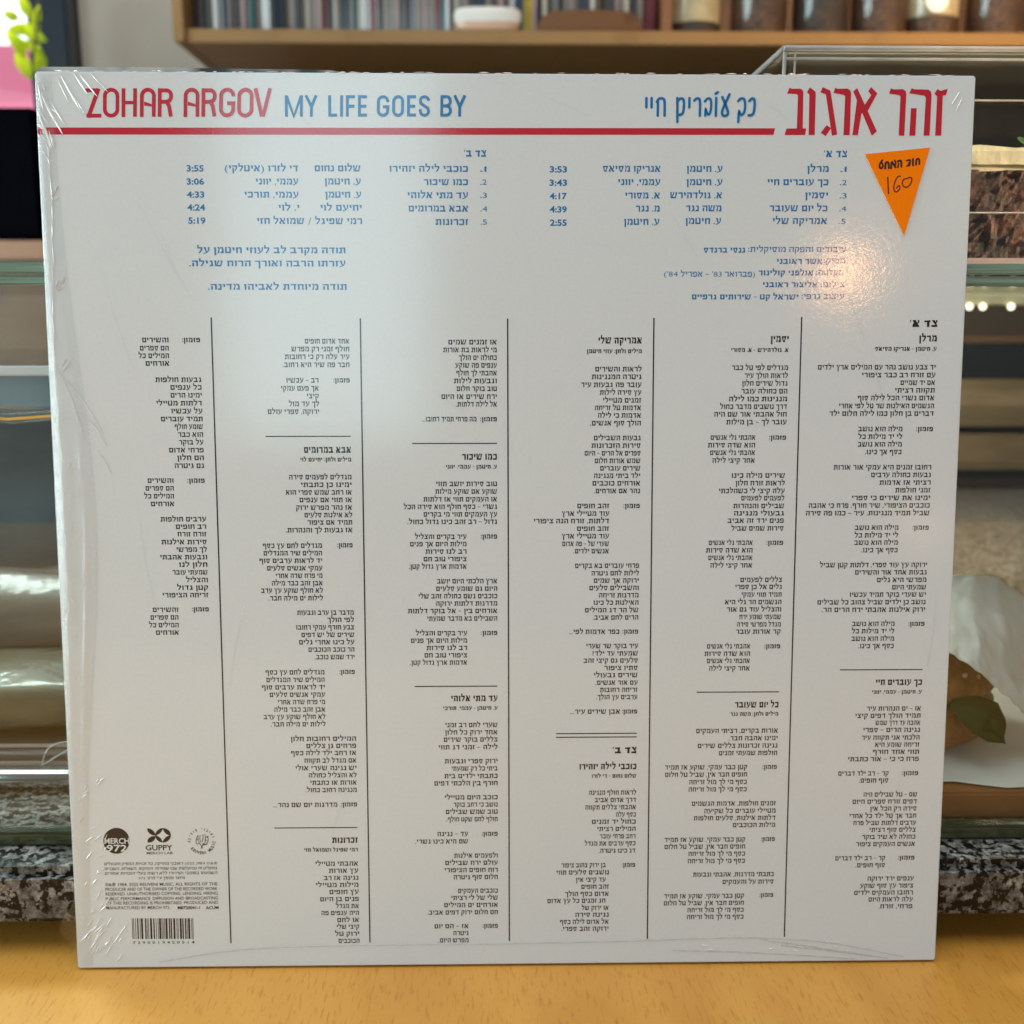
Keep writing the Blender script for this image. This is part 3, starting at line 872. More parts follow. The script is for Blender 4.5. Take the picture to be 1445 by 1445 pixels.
7|l|115.40|108.00|253.71|מפיק:
7|m|107.50|91.83|253.53|אשר ראובני
7|l|114.90|105.50|249.75|הקלטה:
7|m|104.45|85.60|249.64|אולפני קולינור
7|l|84.39|53.15|249.19|(פברואר 83׳ – אפריל 84׳)
7|l|115.37|107.20|245.74|צילום:
7|m|106.05|87.18|245.68|אליצור ראובני
7|l|115.38|100.75|241.71|עיצוב גרפי:
7|m|99.57|62.77|241.52|ישראל קט - שירותים גרפיים
7|k|51.39|31.82|284.16|אנריקו מסיאס
7|k|51.34|37.05|279.78|עממי, יווני
7|k|51.32|39.50|275.36|א. מסורי
7|k|51.31|43.16|271.04|מ. נגר
7|k|51.25|39.20|266.62|ע. חיטמן
7|d|19.73|13.87|283.89|3:53
7|d|19.76|13.77|279.51|3:43
7|d|19.70|13.90|275.09|4:17
7|d|19.72|13.92|270.69|4:39
7|d|19.74|14.01|266.28|2:55
8|f|-105.71|-146.37|39.81|©&℗ 1984, 2025 ראובני מוסיקה. כל זכויות המפיק והבעלים
8|f|-105.77|-146.69|37.96|בתקליט זה ובהקלטות שבו שמורות. העתקתו, השאלתו, השכרתו,
8|f|-105.83|-146.66|36.18|השמעתו בפומבי ושידורו ללא רשות בעלי הזכויות אסורים.
8|f|-117.55|-134.61|34.36|מיוצר ומופץ ע״י מרצ׳ 972.
8|e|-105.85|-146.31|31.98|©&℗ 1984. 2025 REUVENI MUSIC. ALL RIGHTS OF THE
8|e|-105.83|-146.32|30.19|PRODUCER AND OF THE OWNER OF THE RECORDED WORK
8|e|-105.53|-146.32|28.44|RESERVED. UNAUTHORISED COPYING. LENDING. HIRING.
8|e|-105.80|-146.33|26.61|PUBLIC PERFORMANCE. DIFFUSION AND BROADCASTING
8|e|-105.79|-146.30|24.93|OF THIS RECORDING IS PROHIBITAED. PRODUCED AND
8|e|-123.26|-146.27|23.14|MANUFACTURED BY MERCH 972.
8|g|-112.44|-120.49|22.98|M8720041-1
8|g|-105.70|-110.39|22.91|ACUM
8|q|-121.56|-131.24|45.80|GUPPY
8|i|-121.56|-130.93|43.77|MERCH LAB
8|w|-136.76|-146.07|48.53|MERCH
8|w|-137.86|-145.21|45.77|972
8|x|-114.87|-137.24|9.78|7 2 9 0 0 1 9 4 2 0 5 1 4
"""
PARTS = {}; refrains = {}; RIGHT = {'1': 148.2, '2': 96.7, '3': 45.85, '4': -4.2, '5': -54.85, '6': -105.75}
for row in SHEET.strip().split('\n'):
    col, st, xr, xl, yc, text = row.split('|')
    if st == 'w': continue
    xr, xl, yc = float(xr), float(xl), float(yc)
    key = col
    bm = PARTS.setdefault(key, bmesh.new())
    if st == 'r':
        flat(bm, [(xl, yc-0.19), (xr, yc-0.19), (xr, yc+0.19), (xl, yc+0.19)]); continue
    h, bold = STYLE[st]
    if st == 'b':
        inset = max(x for c, x in RIGHT.items() if c == col) - xr > 6 and '…' not in text     # refrains come back word for word
        key2 = (col, text)
        if inset and key2 in refrains: text = refrains[key2]
        else:
            text = verse(text)
            if inset: refrains[key2] = text
    if st == 'n': text = '.' + text[0]
    if st in LATIN: type_line(bm, text, xr, xl, yc, h, 0.682, bold)
    else: type_hebrew(bm, text, xr, xl, yc, h, bold, 0.12 if st == 'f' else 0.0)
NAMES = {'7': ('track_list', BLUE), '8': ('copyright_notice', BLACK)}
for key, bm in PARTS.items():
    nm, m = NAMES.get(key, ('lyrics_column', BLACK))
    link(nm, bm, m, sl, local=True)
for xt, yt, xb, yb in ((100.95, 234.8, 101.25, 9.8), (49.9, 234.4, 50.7, 9.5), (-0.42, 234.1, 0.0, 9.1), (-50.88, 234.2, -51.0, 9.05), (-101.7, 234.4, -101.65, 9.2)):
    bm = bmesh.new(); flat(bm, [(xb-0.24, yb), (xb+0.24, yb), (xt+0.24, yt), (xt-0.24, yt)]); link('column_rule', bm, BLACK, sl, local=True)
bm = bmesh.new(); flat(bm, [(-HW*1000+0.3, 294.65), (89.57, 295.43), (90.05, 297.6), (-HW*1000+0.3, 296.95)]); link('red_stripe', bm, RED, sl, local=True)

# ---- big red Hebrew title
F = Frame((86.317, 313.956), (0.044795, 0.000199), (0.001122, -0.043057)); bm = bmesh.new()
for i, g in enumerate([
 [(183,73),(200,82),(262,80),(280,90),(287,108),(283,381),(309,382),(301,432),(145,432),(160,382),(238,381),(246,130),(235,122),(163,118)],
 [(336,70),(378,103),(381,118),(374,432),(328,432),(332,125),(314,108)],
 [(432,69),(488,94),(494,108),(545,428),(505,437),(457,125),(416,108)], [(463,357),(498,379),(457,441),(420,415)],
 [(527,73),(545,82),(620,80),(640,92),(648,112),(640,433),(592,433),(603,140),(592,128),(514,113)],
 [(694,76),(846,404),(808,438),(664,102)], [(692,170),(740,250),(727,272),(702,433),(660,433)], [(799,69),(846,116),(775,250),(750,205),(800,130),(777,100)],
 [(948,78),(968,86),(1040,85),(1060,98),(1066,120),(1055,437),(1012,437),(1022,140),(1012,130),(935,118)],
 [(1106,77),(1128,86),(1232,88),(1252,102),(1258,128),(1248,437),(1202,437),(1214,150),(1204,134),(1088,116)], [(1103,229),(1146,229),(1139,437),(1093,437)],
 [(1301,84),(1325,98),(1379,82),(1367,130),(1343,133),(1336,437),(1290,437),(1300,140),(1279,120)]]):
    flat(bm, F(g), i*4e-6)
bmesh.ops.triangulate(bm, faces=bm.faces)
link('artist_title', bm, RED, sl, local=True)
# ---- red latin title, drawn as strokes
F = Frame((-145.697, 312.924), (0.048741, 0.000217), (-0.002186, -0.047378)); bm = bmesh.new(); lf = [0]
def S(p, w=25.5, closed=False):
    lf[0] += 1; stroke(bm, F(p), F.w(w), closed, lf[0]*3e-6)
def O_(x0, x1, top=68, bot=268):
    a, b = x0+13, x1-13; r = (b-a)/2; cx = (a+b)/2; t, d = top+12, bot-12
    S(arc(cx, t+r, r, r, 180, 360, 12) + arc(cx, d-r, r, r, 0, 180, 12), closed=True)
S([(98,84),(190,84)]); S([(188,72),(119,268)], 28); S([(106,256),(208,256)])
O_(218, 330)
S([(358,70),(358,266)]); S([(437,70),(437,264)]); S([(358,167),(437,167)], 22)
def A_(x0, x1):
    a, b = x0+13, x1-13; r = (b-a)/2
    S([(a,265)] + arc((a+b)/2, 80+r, r, r, 180, 360, 12) + [(b,264)])
    lf[0] += 1; flat(bm, F([(x0+29,160),(x1-28,178),(x1-24,195),(x0+29,187)]), lf[0]*3e-6)
def R_(x0, x1):
    S([(x0+13,70),(x0+13,264)])
    r = 34; xe = x1-15
    S([(x0+13,84),(xe-r,84)] + arc(xe-r, 84+r, r, r, -90, 0, 6) + arc(xe-r, 162-r, r, r, 0, 90, 6) + [(x0+13,162)])
    S([(x0+60,162)] + [(x1-28,190),(x1-15,262)], 26)
A_(470, 578); R_(592, 697); A_(768, 876); R_(890, 995)
def G_(x0, x1):
    a, b = x0+13, x1-13; r = (b-a)/2; cx = (a+b)/2
    S([(b,124),(b,80+r)] + arc(cx, 80+r, r, r, 360, 180, 12)[1:] + arc(cx, 254-r, r, r, 180, 0, 12) + [(b,172),(x0+55,172)], 25)
G_(1010, 1120); O_(1134, 1245); S([(1257,70),(1304,262)], 26); S([(1356,70),(1312,262)], 24)
link('artist_title', bm, RED, sl, local=True)
# ---- blue latin title
F = Frame((-77.605, 310.95), (0.047442, 0.000206), (-0.001147, -0.045995)); bm = bmesh.new(); lf = [0]
W = 20.5
def S2(p, closed=False, w=W): S(p, w, closed)
S2([(69,72),(71,222)]); S2([(176,72),(176,222)]); S2([(72,76),(123,220),(174,76)], w=19)
S2([(207,72),(246,150),(246,222)]); S2([(280,72),(247,150)])
S2([(374,72),(376,211),(428,211)]); S2([(459,72),(459,222)])
S2([(500,222),(499,82),(552,82)]); S2([(499,149),(550,149)])
S2([(638,211),(585,211),(584,82),(637,82)]); S2([(584,149),(634,149)])
def ring2(x0, x1, t=82, d=213):
    a, b = x0+10, x1-10; r = (b-a)/2; cx = (a+b)/2
    return arc(cx, t+r, r, r, 180, 360, 12) + arc(cx, d-r, r, r, 0, 180, 12)
a, b = 718, 785; r = 33
S2([(b,120),(b,115)] + arc(751, 115, 33, 33, 360, 180, 12)[1:] + arc(751, 180, 33, 33, 180, 0, 12) + [(b,153),(750,153)])
S2(ring2(816, 899), True)
S2([(984,211),(931,211),(930,82),(983,82)]); S2([(930,149),(978,149)])
S2([(1073,110)] + arc(1043, 110, 29, 28, 0, -180, 8)[1:] + [(1018,130),(1067,163)] + arc(1044, 185, 29, 28, 0, 180, 8) + [(1015,170)])
S2([(1166,72),(1166,222)]); S2([(1166,82),(1200,82)] + arc(1200, 114, 26, 32, -90, 90, 8) + [(1166,147)]); S2([(1200,147)] + arc(1200, 180, 28, 32, -90, 90, 8) + [(1166,212)])
S2([(1255,72),(1293,150),(1293,222)]); S2([(1328,72),(1294,150)])
link('album_title', bm, BLUE, sl, local=True)
# ---- blue brush Hebrew title
F = Frame((40.951, 313.754), (0.033029, 0.000147), (0.00038, -0.031787)); bm = bmesh.new(); lf = [0]
def S3(p, w=27, closed=False, it=2):
    p = smooth_path(p, it, closed) if len(p) > 2 else p
    S(p, w, closed)
    if not closed:
        for q in (p[0], p[-1]):
            lf[0] += 1; flat(bm, F(arc(q[0], q[1], w*0.5, w*0.5, 0, 330, 11)), lf[0]*3e-6)
S3([(160,205),(160,300)]); S3([(213,205),(213,300)])
S3([(267,245),(285,212),(318,205),(346,222),(347,300),(346,385)]); S3([(278,240),(276,385)])
S3([(476,205),(477,450)]); S3([(474,245),(495,215),(528,207),(545,235),(543,320),(530,368),(500,378),(480,378)])
S3([(600,206),(598,300)]); S3([(650,230),(672,209),(700,210),(710,245),(706,385)])
S3([(757,240),(785,207),(815,212),(824,260),(818,340),(797,385),(772,345),(765,310),(762,385)], 25)
S3([(873,205),(870,387)]); S3([(866,161),(888,147)])
S3([(1008,168),(962,270),(932,340),(936,380),(964,391),(990,380),(997,350),(972,280),(935,196)], 27)
S3([(1098,237),(1120,210),(1155,210),(1170,245),(1168,330),(1150,372),(1120,380),(1106,325),(1101,450)], 26)
S3([(1212,235),(1235,210),(1262,213),(1268,260),(1262,350),(1240,382),(1206,383)])
link('album_title', bm, BLUE, sl, local=True)

# ---- maker emblems, barcode
F = Frame((-149.861, 58.215), (0.035055, -0.000252), (-0.001615, -0.036745))
def fw(x, y): return F([(x, y)])[0]
bm = bmesh.new(); flat(bm, F(arc(248, 263, 134, 132, 0, 352, 45)))
emb = link('round_emblem', bm, BLACK, sl, local=True)
bm = bmesh.new()
for txt, l, r, y, h in (('MERCH', 127, 379, 264, 2.0), ('972', 150, 356, 337, 2.35)):
    a, b = fw(l, y), fw(r, y); type_line(bm, txt, b[0], a[0], (a[1]+b[1])/2, h, 0.682, 0.02, 8e-5)
link('emblem_lettering', bm, CARD, emb, local=True)
bm = bmesh.new()
flat(bm, F(arc(725, 207, 80, 74, 0, 352, 45)))
flat(bm, F(smooth_path([(555,133),(600,140),(640,175),(652,212),(610,205),(572,178)], 2, True)), 3e-6)
flat(bm, F(smooth_path([(563,282),(568,245),(600,218),(652,212),(640,255),(605,280)], 2, True)), 6e-6)
emb = link('fish_emblem', bm, BLACK, sl, local=True)
bm = bmesh.new(); star = []
for q in range(4):
    a0 = q*90
    tip = (722+66*math.cos(math.radians(a0)), 207+66*math.sin(math.radians(a0))); nx = (722+66*math.cos(math.radians(a0+90)), 207+66*math.sin(math.radians(a0+90)))
    mid = (722+22*math.cos(math.radians(a0+45)), 207+22*math.sin(math.radians(a0+45)))
    for t in (0, .25, .5, .75):
        star.append(((1-t)**2*tip[0]+2*t*(1-t)*mid[0]+t*t*nx[0], (1-t)**2*tip[1]+2*t*(1-t)*mid[1]+t*t*nx[1]))
f = flat(bm, F(star), 8e-5); bmesh.ops.triangulate(bm, faces=[f])
link('emblem_star', bm, CARD, emb, local=True)
bm = bmesh.new()
def ring_text(text, r, a0, a1, h, bold, outward):
    chars = list(text); n = len(chars)
    for i, ch in enumerate(chars):
        if ch == ' ': continue
        a = math.radians(a0+(a1-a0)*(i+0.5)/n)
        if outward:
            gl = hebrew(ch, 0.24, 0.2); vs = []; fs = []
            for p in gl[1]: fs.append(tuple(range(len(vs), len(vs)+len(p)))); vs += [(q[0]*0.62, q[1]*0.62) for q in p]
        else: vs, fs = glyphs(ch, bold)
        x0 = min(v[0] for v in vs); x1 = max(v[0] for v in vs)
        k = h/0.62; c = fw(1120, 265); sgn = 1 if outward else -1
        ca, sa = math.cos(a), math.sin(a); er = Vector((ca, sa)); et = Vector((sa, -ca))*sgn
        V = []
        for x, y in vs:
            q = Vector(c) + er*(r+sgn*(y*k-h/2)) + et*(x-(x0+x1)/2)*k*0.8
            V.append(bm.verts.new((q.x/1000, FACE_Y, q.y/1000)))
        for m_, fc in enumerate(fs):
            if outward:
                for j in fc: V[j].co.y -= m_*2.5e-6
            g = bm.faces.new([V[j] for j in fc]); g.normal_update()
            if g.normal.y > 0: g.normal_flip()
ring_text('ראובני מוסיקה'[::-1], 4.45, 190, 14, 0.95, 0.03, True)
ring_text('REUVENI MUSIC', 4.5, 214, 358, 0.95, 0.035, False)
for i, (p, w) in enumerate([([(1135,338),(1120,330),(1115,300),(1095,290),(1070,300),(1060,270),(1070,225),(1085,205)], 7), ([(1100,285),(1080,260),(1085,215)], 6), ([(1115,280),(1100,250),(1105,205)], 6),
     ([(1125,275),(1135,235),(1132,195)], 7), ([(1140,300),(1160,270),(1158,215),(1150,195)], 6), ([(1150,310),(1180,285),(1190,245),(1175,215)], 7), ([(1125,310),(1150,300),(1180,300)], 6), ([(1112,345),(1128,318),(1140,285)], 7), ([(1165,230),(1190,215)], 8), ([(1070,255),(1090,240)], 5), ([(1150,250),(1175,262)], 6)]):
    stroke(bm, F(smooth_path(p, 2)), F.w(w), lift=(i+1)*3e-6)
link('hand_emblem', bm, BLACK, sl, local=True)
bm = bmesh.new()
Lc = ['0001101','0011001','0010011','0111101','0100011','0110001','0101111','0111011','0110111','0001011']
code = '7290019420514'; par = 'LGLGLG'; bits = '101'
for d, q in zip(code[1:7], par):
    s = Lc[int(d)]; bits += s if q == 'L' else ''.join('10'[int(c)] for c in s)[::-1]
bits += '01010'
for d in code[7:]: bits += ''.join('10'[int(c)] for c in Lc[int(d)])
bits += '101'; i = 0
while i < 95:
    if bits[i] == '1':
        j = i
        while j < 95 and bits[j] == '1': j += 1
        xa, xb = 409+632*i/95, 409+632*j/95
        flat(bm, F([(xa+9,1277),(xb+9,1277),(xb,1062),(xa,1062)])); i = j
    else: i += 1
link('barcode', bm, BLACK, sl, local=True)

# ---- orange price sticker, a thin raised label with a pale cut edge
F = Frame((113.3, 295.61), (0.025069, 9.1e-05), (0.000828, -0.024169))
tri = F([(287,268),(1175,178),(828,1388)]); bm = bmesh.new()
fr = [bm.verts.new((x/1000, -0.00042, z/1000)) for x, z in tri]; bk = [bm.verts.new((x/1000, -0.00003, z/1000)) for x, z in tri]
f = bm.faces.new(fr)
for i in range(3):
    g = bm.faces.new((fr[i], fr[(i+1) % 3], bk[(i+1) % 3], bk[i])); g.material_index = 1
bmesh.ops.recalc_face_normals(bm, faces=bm.faces)
f.normal_update()
if f.normal.y > 0: bmesh.ops.reverse_faces(bm, faces=bm.faces)
ORANGE = plain('fluorescent_orange', (1.0, 0.225, 0.0), 0.6, spec=0.1)
stk = link('price_sticker', bm, [ORANGE, plain('sticker_edge', (0.85, 0.55, 0.38), 0.6)], sl, local=True)
keep = FACE_Y; FACE_Y = -0.00045; INK = plain('sticker_ink', (0.035, 0.008, 0.006), 0.5)
bm = bmesh.new(); lf = [0]
def S4(p, w=27, it=1): S3(p, w, False, it)
S4([(985,412),(986,345),(1015,328),(1030,350),(1028,405)]); S4([(942,335),(943,422)])
S4([(858,358),(905,345),(906,385),(880,395),(905,415),(862,430)], 24)
S4([(735,368),(775,352),(785,385),(783,440)]); S4([(745,395),(737,450)], 22)
S4([(643,462),(650,368),(680,410),(705,450)], 26); S4([(690,350),(708,380),(698,440)], 22)
S4([(564,466),(568,390),(592,375),(612,392),(612,460)])
S4([(525,352),(492,395),(482,440),(505,468),(533,445),(530,400),(505,385)], 24)
link('shop_name', bm, INK, stk, local=True)
bm = bmesh.new(); lf = [0]
S4([(600,585),(612,808)], 18)
S4([(772,570),(745,565),(710,610),(682,700),(685,770),(720,792),(765,750),(768,705),(740,698),(722,735)], 16, 2)
S4([(800,645),(815,610),(860,602),(905,582),(932,600),(925,650),(900,695),(860,725),(815,715),(797,670),(800,645)], 16, 2)
link('handwritten_price', bm, INK, stk, local=True)
FACE_Y = keep

# ---- shrink film: a clear sheet that lifts off the left edge, with creases whitened to carry highlights
FILM = clear('shrink_film', (1.0, 1.0, 1.0), 0.19, 1.5, 0.05, tex=(1300, 0.4))
CREASE_HIGHLIGHT = plain('film_crease', (0.93, 0.94, 0.94), 0.25, spec=0.8, coat=1)  # stress-whitened film, its highlight streaks put into the white
bm = bmesh.new(); NV, NU = 300, 30; grid = []
for j in range(NV+1):
    v = 0.001 + (HT-0.002)*j/NV; rw = []
    env = math.exp(-((v-0.165)/0.060)**2); lift = 0.0021*env + 0.0008*math.exp(-((v-0.080)/0.03)**2) + 0.00025
    rid = 0.0011*math.exp(-((v-0.150)/0.045)**2)+0.0006*math.exp(-((v-0.105)/0.03)**2); wid = 0.0058 + 0.0086*math.exp(-((v-0.165)/0.075)**2)
    for i in range(NU+1):
        t = i/NU
        w = noise.noise(Vector((t*2.0, v*70, 3)))*0.30 + noise.noise(Vector((t*6, v*260, 7)))*0.16
        hgt = lift*math.exp(-((t-0.32)/0.21)**2)*(1+w) + rid*math.exp(-((t-0.74-0.05*noise.noise(Vector((v*50, 1, 1))))/0.10)**2)*(1+2.2*w)
        x = -HW - 0.0002 + wid*t
        y = -0.00012 - hgt*(1-t**8) + (0.0008*(1-t)**8)
        rw.append(bm.verts.new((x, y, v)))
    grid.append(rw)
for j in range(NV):
    for i in range(NU): bm.faces.new((grid[j][i], grid[j][i+1], grid[j+1][i+1], grid[j+1][i]))
flm = link('shrink_film', bm, FILM, sl, smooth=True, local=True)
# loose flap at the bottom left corner
bm = bmesh.new(); g2 = []
for j in range(15):
    t = j/14; v = 0.0012 + 0.034*t
    out = 0.0052*math.exp(-((t-0.42)/0.2)**2) + 0.0012*(1-t) + 0.0008*math.sin(t*14)**2
    g2.append([bm.verts.new((-HW + 0.0006 - out*s, 0.0004+0.0008*s*math.sin(9*t), v)) for s in (0, 0.35, 0.7, 1)])
for a, b in zip(g2, g2[1:]):
    for i in range(3): bm.faces.new((a[i], b[i], b[i+1], a[i+1]))
link('film_flap', bm, FILM, flm, smooth=True, local=True)
# creases: slim raised ridges
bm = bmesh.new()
def ridge(x, z, ang, ln, w, h=0.00016, y0=-0.0001, bend=0.0):
    d = Vector((math.cos(ang), math.sin(ang))); nn = Vector((-d.y, d.x)); pts = []
    K = 4
    for i in range(K+1):
        t = i/K; p = Vector((x, z)) + d*ln*(t-0.5) + nn*bend*math.sin(PI*t); ww = w*math.sin(PI*(0.08+0.84*t))
        pts.append((p-nn*ww*0.5, p, p+nn*ww*0.5))
    V = [[bm.verts.new((q.x, y0-(h if k == 1 else 0), q.y)) for k, q in enumerate(r)] for r in pts]
    for a, b in zip(V, V[1:]):
        for k in (0, 1):
            f = bm.faces.new((a[k], a[k+1], b[k+1], b[k])); f.normal_update()
            if f.normal.y > 0: f.normal_flip()
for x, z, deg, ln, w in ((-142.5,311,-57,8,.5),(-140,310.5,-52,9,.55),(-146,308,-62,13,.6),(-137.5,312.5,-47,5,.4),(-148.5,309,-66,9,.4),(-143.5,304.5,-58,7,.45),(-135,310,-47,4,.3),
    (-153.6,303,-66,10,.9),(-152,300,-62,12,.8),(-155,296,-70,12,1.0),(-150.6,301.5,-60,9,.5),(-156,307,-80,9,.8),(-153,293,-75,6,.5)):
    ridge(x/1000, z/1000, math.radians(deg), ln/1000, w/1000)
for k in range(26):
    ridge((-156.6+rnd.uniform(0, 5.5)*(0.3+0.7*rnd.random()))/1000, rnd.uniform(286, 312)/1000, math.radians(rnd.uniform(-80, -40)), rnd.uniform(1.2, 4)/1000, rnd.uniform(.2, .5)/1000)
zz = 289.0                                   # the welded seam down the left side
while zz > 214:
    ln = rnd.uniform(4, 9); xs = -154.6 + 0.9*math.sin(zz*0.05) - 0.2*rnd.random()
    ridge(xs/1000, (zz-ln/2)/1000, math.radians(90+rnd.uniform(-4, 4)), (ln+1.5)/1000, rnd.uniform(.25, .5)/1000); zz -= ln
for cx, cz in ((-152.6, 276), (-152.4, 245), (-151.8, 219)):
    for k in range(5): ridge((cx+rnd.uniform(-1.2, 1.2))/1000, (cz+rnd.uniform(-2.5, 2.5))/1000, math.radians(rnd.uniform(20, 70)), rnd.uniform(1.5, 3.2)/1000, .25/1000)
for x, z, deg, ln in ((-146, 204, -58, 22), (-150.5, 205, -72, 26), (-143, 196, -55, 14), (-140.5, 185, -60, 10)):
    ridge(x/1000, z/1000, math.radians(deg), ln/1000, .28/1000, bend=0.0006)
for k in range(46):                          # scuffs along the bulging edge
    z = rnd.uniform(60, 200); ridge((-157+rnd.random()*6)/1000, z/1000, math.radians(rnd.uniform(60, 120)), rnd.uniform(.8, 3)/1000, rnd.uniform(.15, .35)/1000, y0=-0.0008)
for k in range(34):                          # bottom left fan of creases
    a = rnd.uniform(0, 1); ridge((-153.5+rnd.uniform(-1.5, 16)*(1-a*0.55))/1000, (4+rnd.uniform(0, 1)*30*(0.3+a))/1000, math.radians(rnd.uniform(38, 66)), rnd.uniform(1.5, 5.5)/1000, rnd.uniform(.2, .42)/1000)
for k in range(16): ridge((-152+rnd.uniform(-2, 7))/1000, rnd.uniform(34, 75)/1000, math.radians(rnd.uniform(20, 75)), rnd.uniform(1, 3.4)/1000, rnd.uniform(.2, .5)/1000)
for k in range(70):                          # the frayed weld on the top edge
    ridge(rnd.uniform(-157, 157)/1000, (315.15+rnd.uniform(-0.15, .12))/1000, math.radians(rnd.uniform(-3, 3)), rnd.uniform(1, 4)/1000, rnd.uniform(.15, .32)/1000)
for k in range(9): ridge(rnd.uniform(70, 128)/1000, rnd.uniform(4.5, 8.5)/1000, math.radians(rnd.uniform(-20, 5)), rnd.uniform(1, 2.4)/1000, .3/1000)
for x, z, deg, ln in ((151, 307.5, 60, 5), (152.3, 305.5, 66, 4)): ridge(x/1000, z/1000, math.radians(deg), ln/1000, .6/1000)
link('film_wrinkling', bm, CREASE_HIGHLIGHT, flm, local=True)
# long soft folds of the film near the bottom edge
bm = bmesh.new()
FOLD = plain('film_fold', (0.56, 0.55, 0.52), 0.35, spec=0.6, coat=1)
def fold(pts, w):
    pts = smooth_path(pts, 2)
    for (x0, z0), (x1, z1) in zip(pts, pts[1:]):
        d = Vector((x1-x0, z1-z0)); ridge((x0+x1)/2000, (z0+z1)/2000, math.atan2(d.y, d.x), d.length*1.12/1000, w/1000, 0.00008)
fold([(-128, 2.2), (-112, 5.2), (-90, 7.6), (-50, 8.2), (-10, 8.0), (40, 8.6), (80, 9.8), (98, 9.4), (120, 7.4), (146, 1.5)], 0.35)
fold([(92, 9.0), (112, 5.8), (140, 1.2)], 0.45); fold([(60, 5.0), (90, 4.0), (128, 1.0)], 0.4); fold([(100, 6.6), (118, 4.4), (134, 2.0)], 0.5)
link('film_folds', bm, FOLD, flm, local=True)
TENS_FILM = clear('tension_film', (1, 1, 1), 0.24, 1.5, 0.0)            # faint tension lines across the face
for x, z, deg, ln in ((-120, 262, -63, 34), (-112, 250, -66, 22), (-133, 232, -74, 40), (-126, 150, -82, 46), (-96, 120, 78, 30), (60, 262, -58, 18), (120, 236, -70, 26), (128, 214, -76, 22), (-20, 206, -30, 16), (150, 120, 84, 40), (-70, 300, -40, 14), (20, 304, -24, 16), (90, 303, -35, 10), (-60, 60, 70, 24), (140, 60, 80, 30)):
    bm = bmesh.new(); ridge(x/1000, z/1000, math.radians(deg), ln/1000, .8/1000, 0.00008, bend=rnd.uniform(-.0012, .0012)); link('film_crease', bm, TENS_FILM, flm, local=True)
# ------------------------------------------------------------------ glass display case on the worktop
case = empty('display_case', (0, 0.3, ZS), 'glass counter display case on the granite slab, its thick green glass edge behind the record', 'display case')
FY = 0.0272
bm = bmesh.new(); box(bm, -0.62, 0.75, FY, FY+0.004, ZS+0.006, 0.2442, 0.0004); link('front_glass', bm, GLASS, case)
bm = bmesh.new(); box(bm, -0.62, 0.75, FY-0.001, FY+0.006, ZS, ZS+0.0058, 0.0012); link('glass_foot', bm, EDGE_OLIVE, case)
bm = bmesh.new(); box(bm, -0.62, 0.75, FY+0.001, 0.62, 0.2484, 0.2521, 0.0004); link('top_glass', bm, GLASS_TOP, case)
bm = bmesh.new(); box(bm, -0.62, 0.75, FY-0.0005, FY+0.001, 0.2484, 0.2521, 0.0005); link('polished_edge', bm, EDGE_TEAL, case)
bm = bmesh.new(); box(bm, -0.62, 0.75, FY-0.0002, FY+0.0052, 0.2444, 0.2478, 0.0007); link('polished_edge', bm, EDGE_TEAL, case)
for x in (-0.62, 0.746):
    bm = bmesh.new(); box(bm, x, x+0.004, FY+0.006, 0.62, ZS, 0.2442); link('side_glass', bm, GLASS, case)
bm = bmesh.new(); box(bm, -0.60, 0.02, 0.0705, 0.25, 0.2107, 0.2146, 0.0006); link('glass_shelf', bm, GLASS_TOP, case)
bm = bmesh.new(); box(bm, -0.60, 0.02, 0.0690, 0.0705, 0.2107, 0.2146, 0.0006); link('shelf_edge', bm, plain('frosted_edge', (0.72, 0.72, 0.78), 0.3, spec=0.8), case)
bm = bmesh.new(); box(bm, -0.60, 0.02, 0.0712, 0.0735, 0.1985, 0.2105); link('label_strip', bm, plain('strip_blue_grey', (0.20, 0.26, 0.31), 0.3, var=0.4, scale=18, stretch=(1, 1, .2)), case)
bm = bmesh.new(); tube(bm, [(-0.60+0.62*i/40, 0.071, 0.1955+0.0011*math.sin(i*2.1)) for i in range(41)], 0.0028, 10); link('shelf_rail', bm, CHROME, case, smooth=True)
bm = bmesh.new(); tube(bm, [(-0.60, 0.0765, 0.0388), (0.0, 0.0765, 0.0388)], 0.0048, 16); link('bottom_rail', bm, CHROME, case, smooth=True)

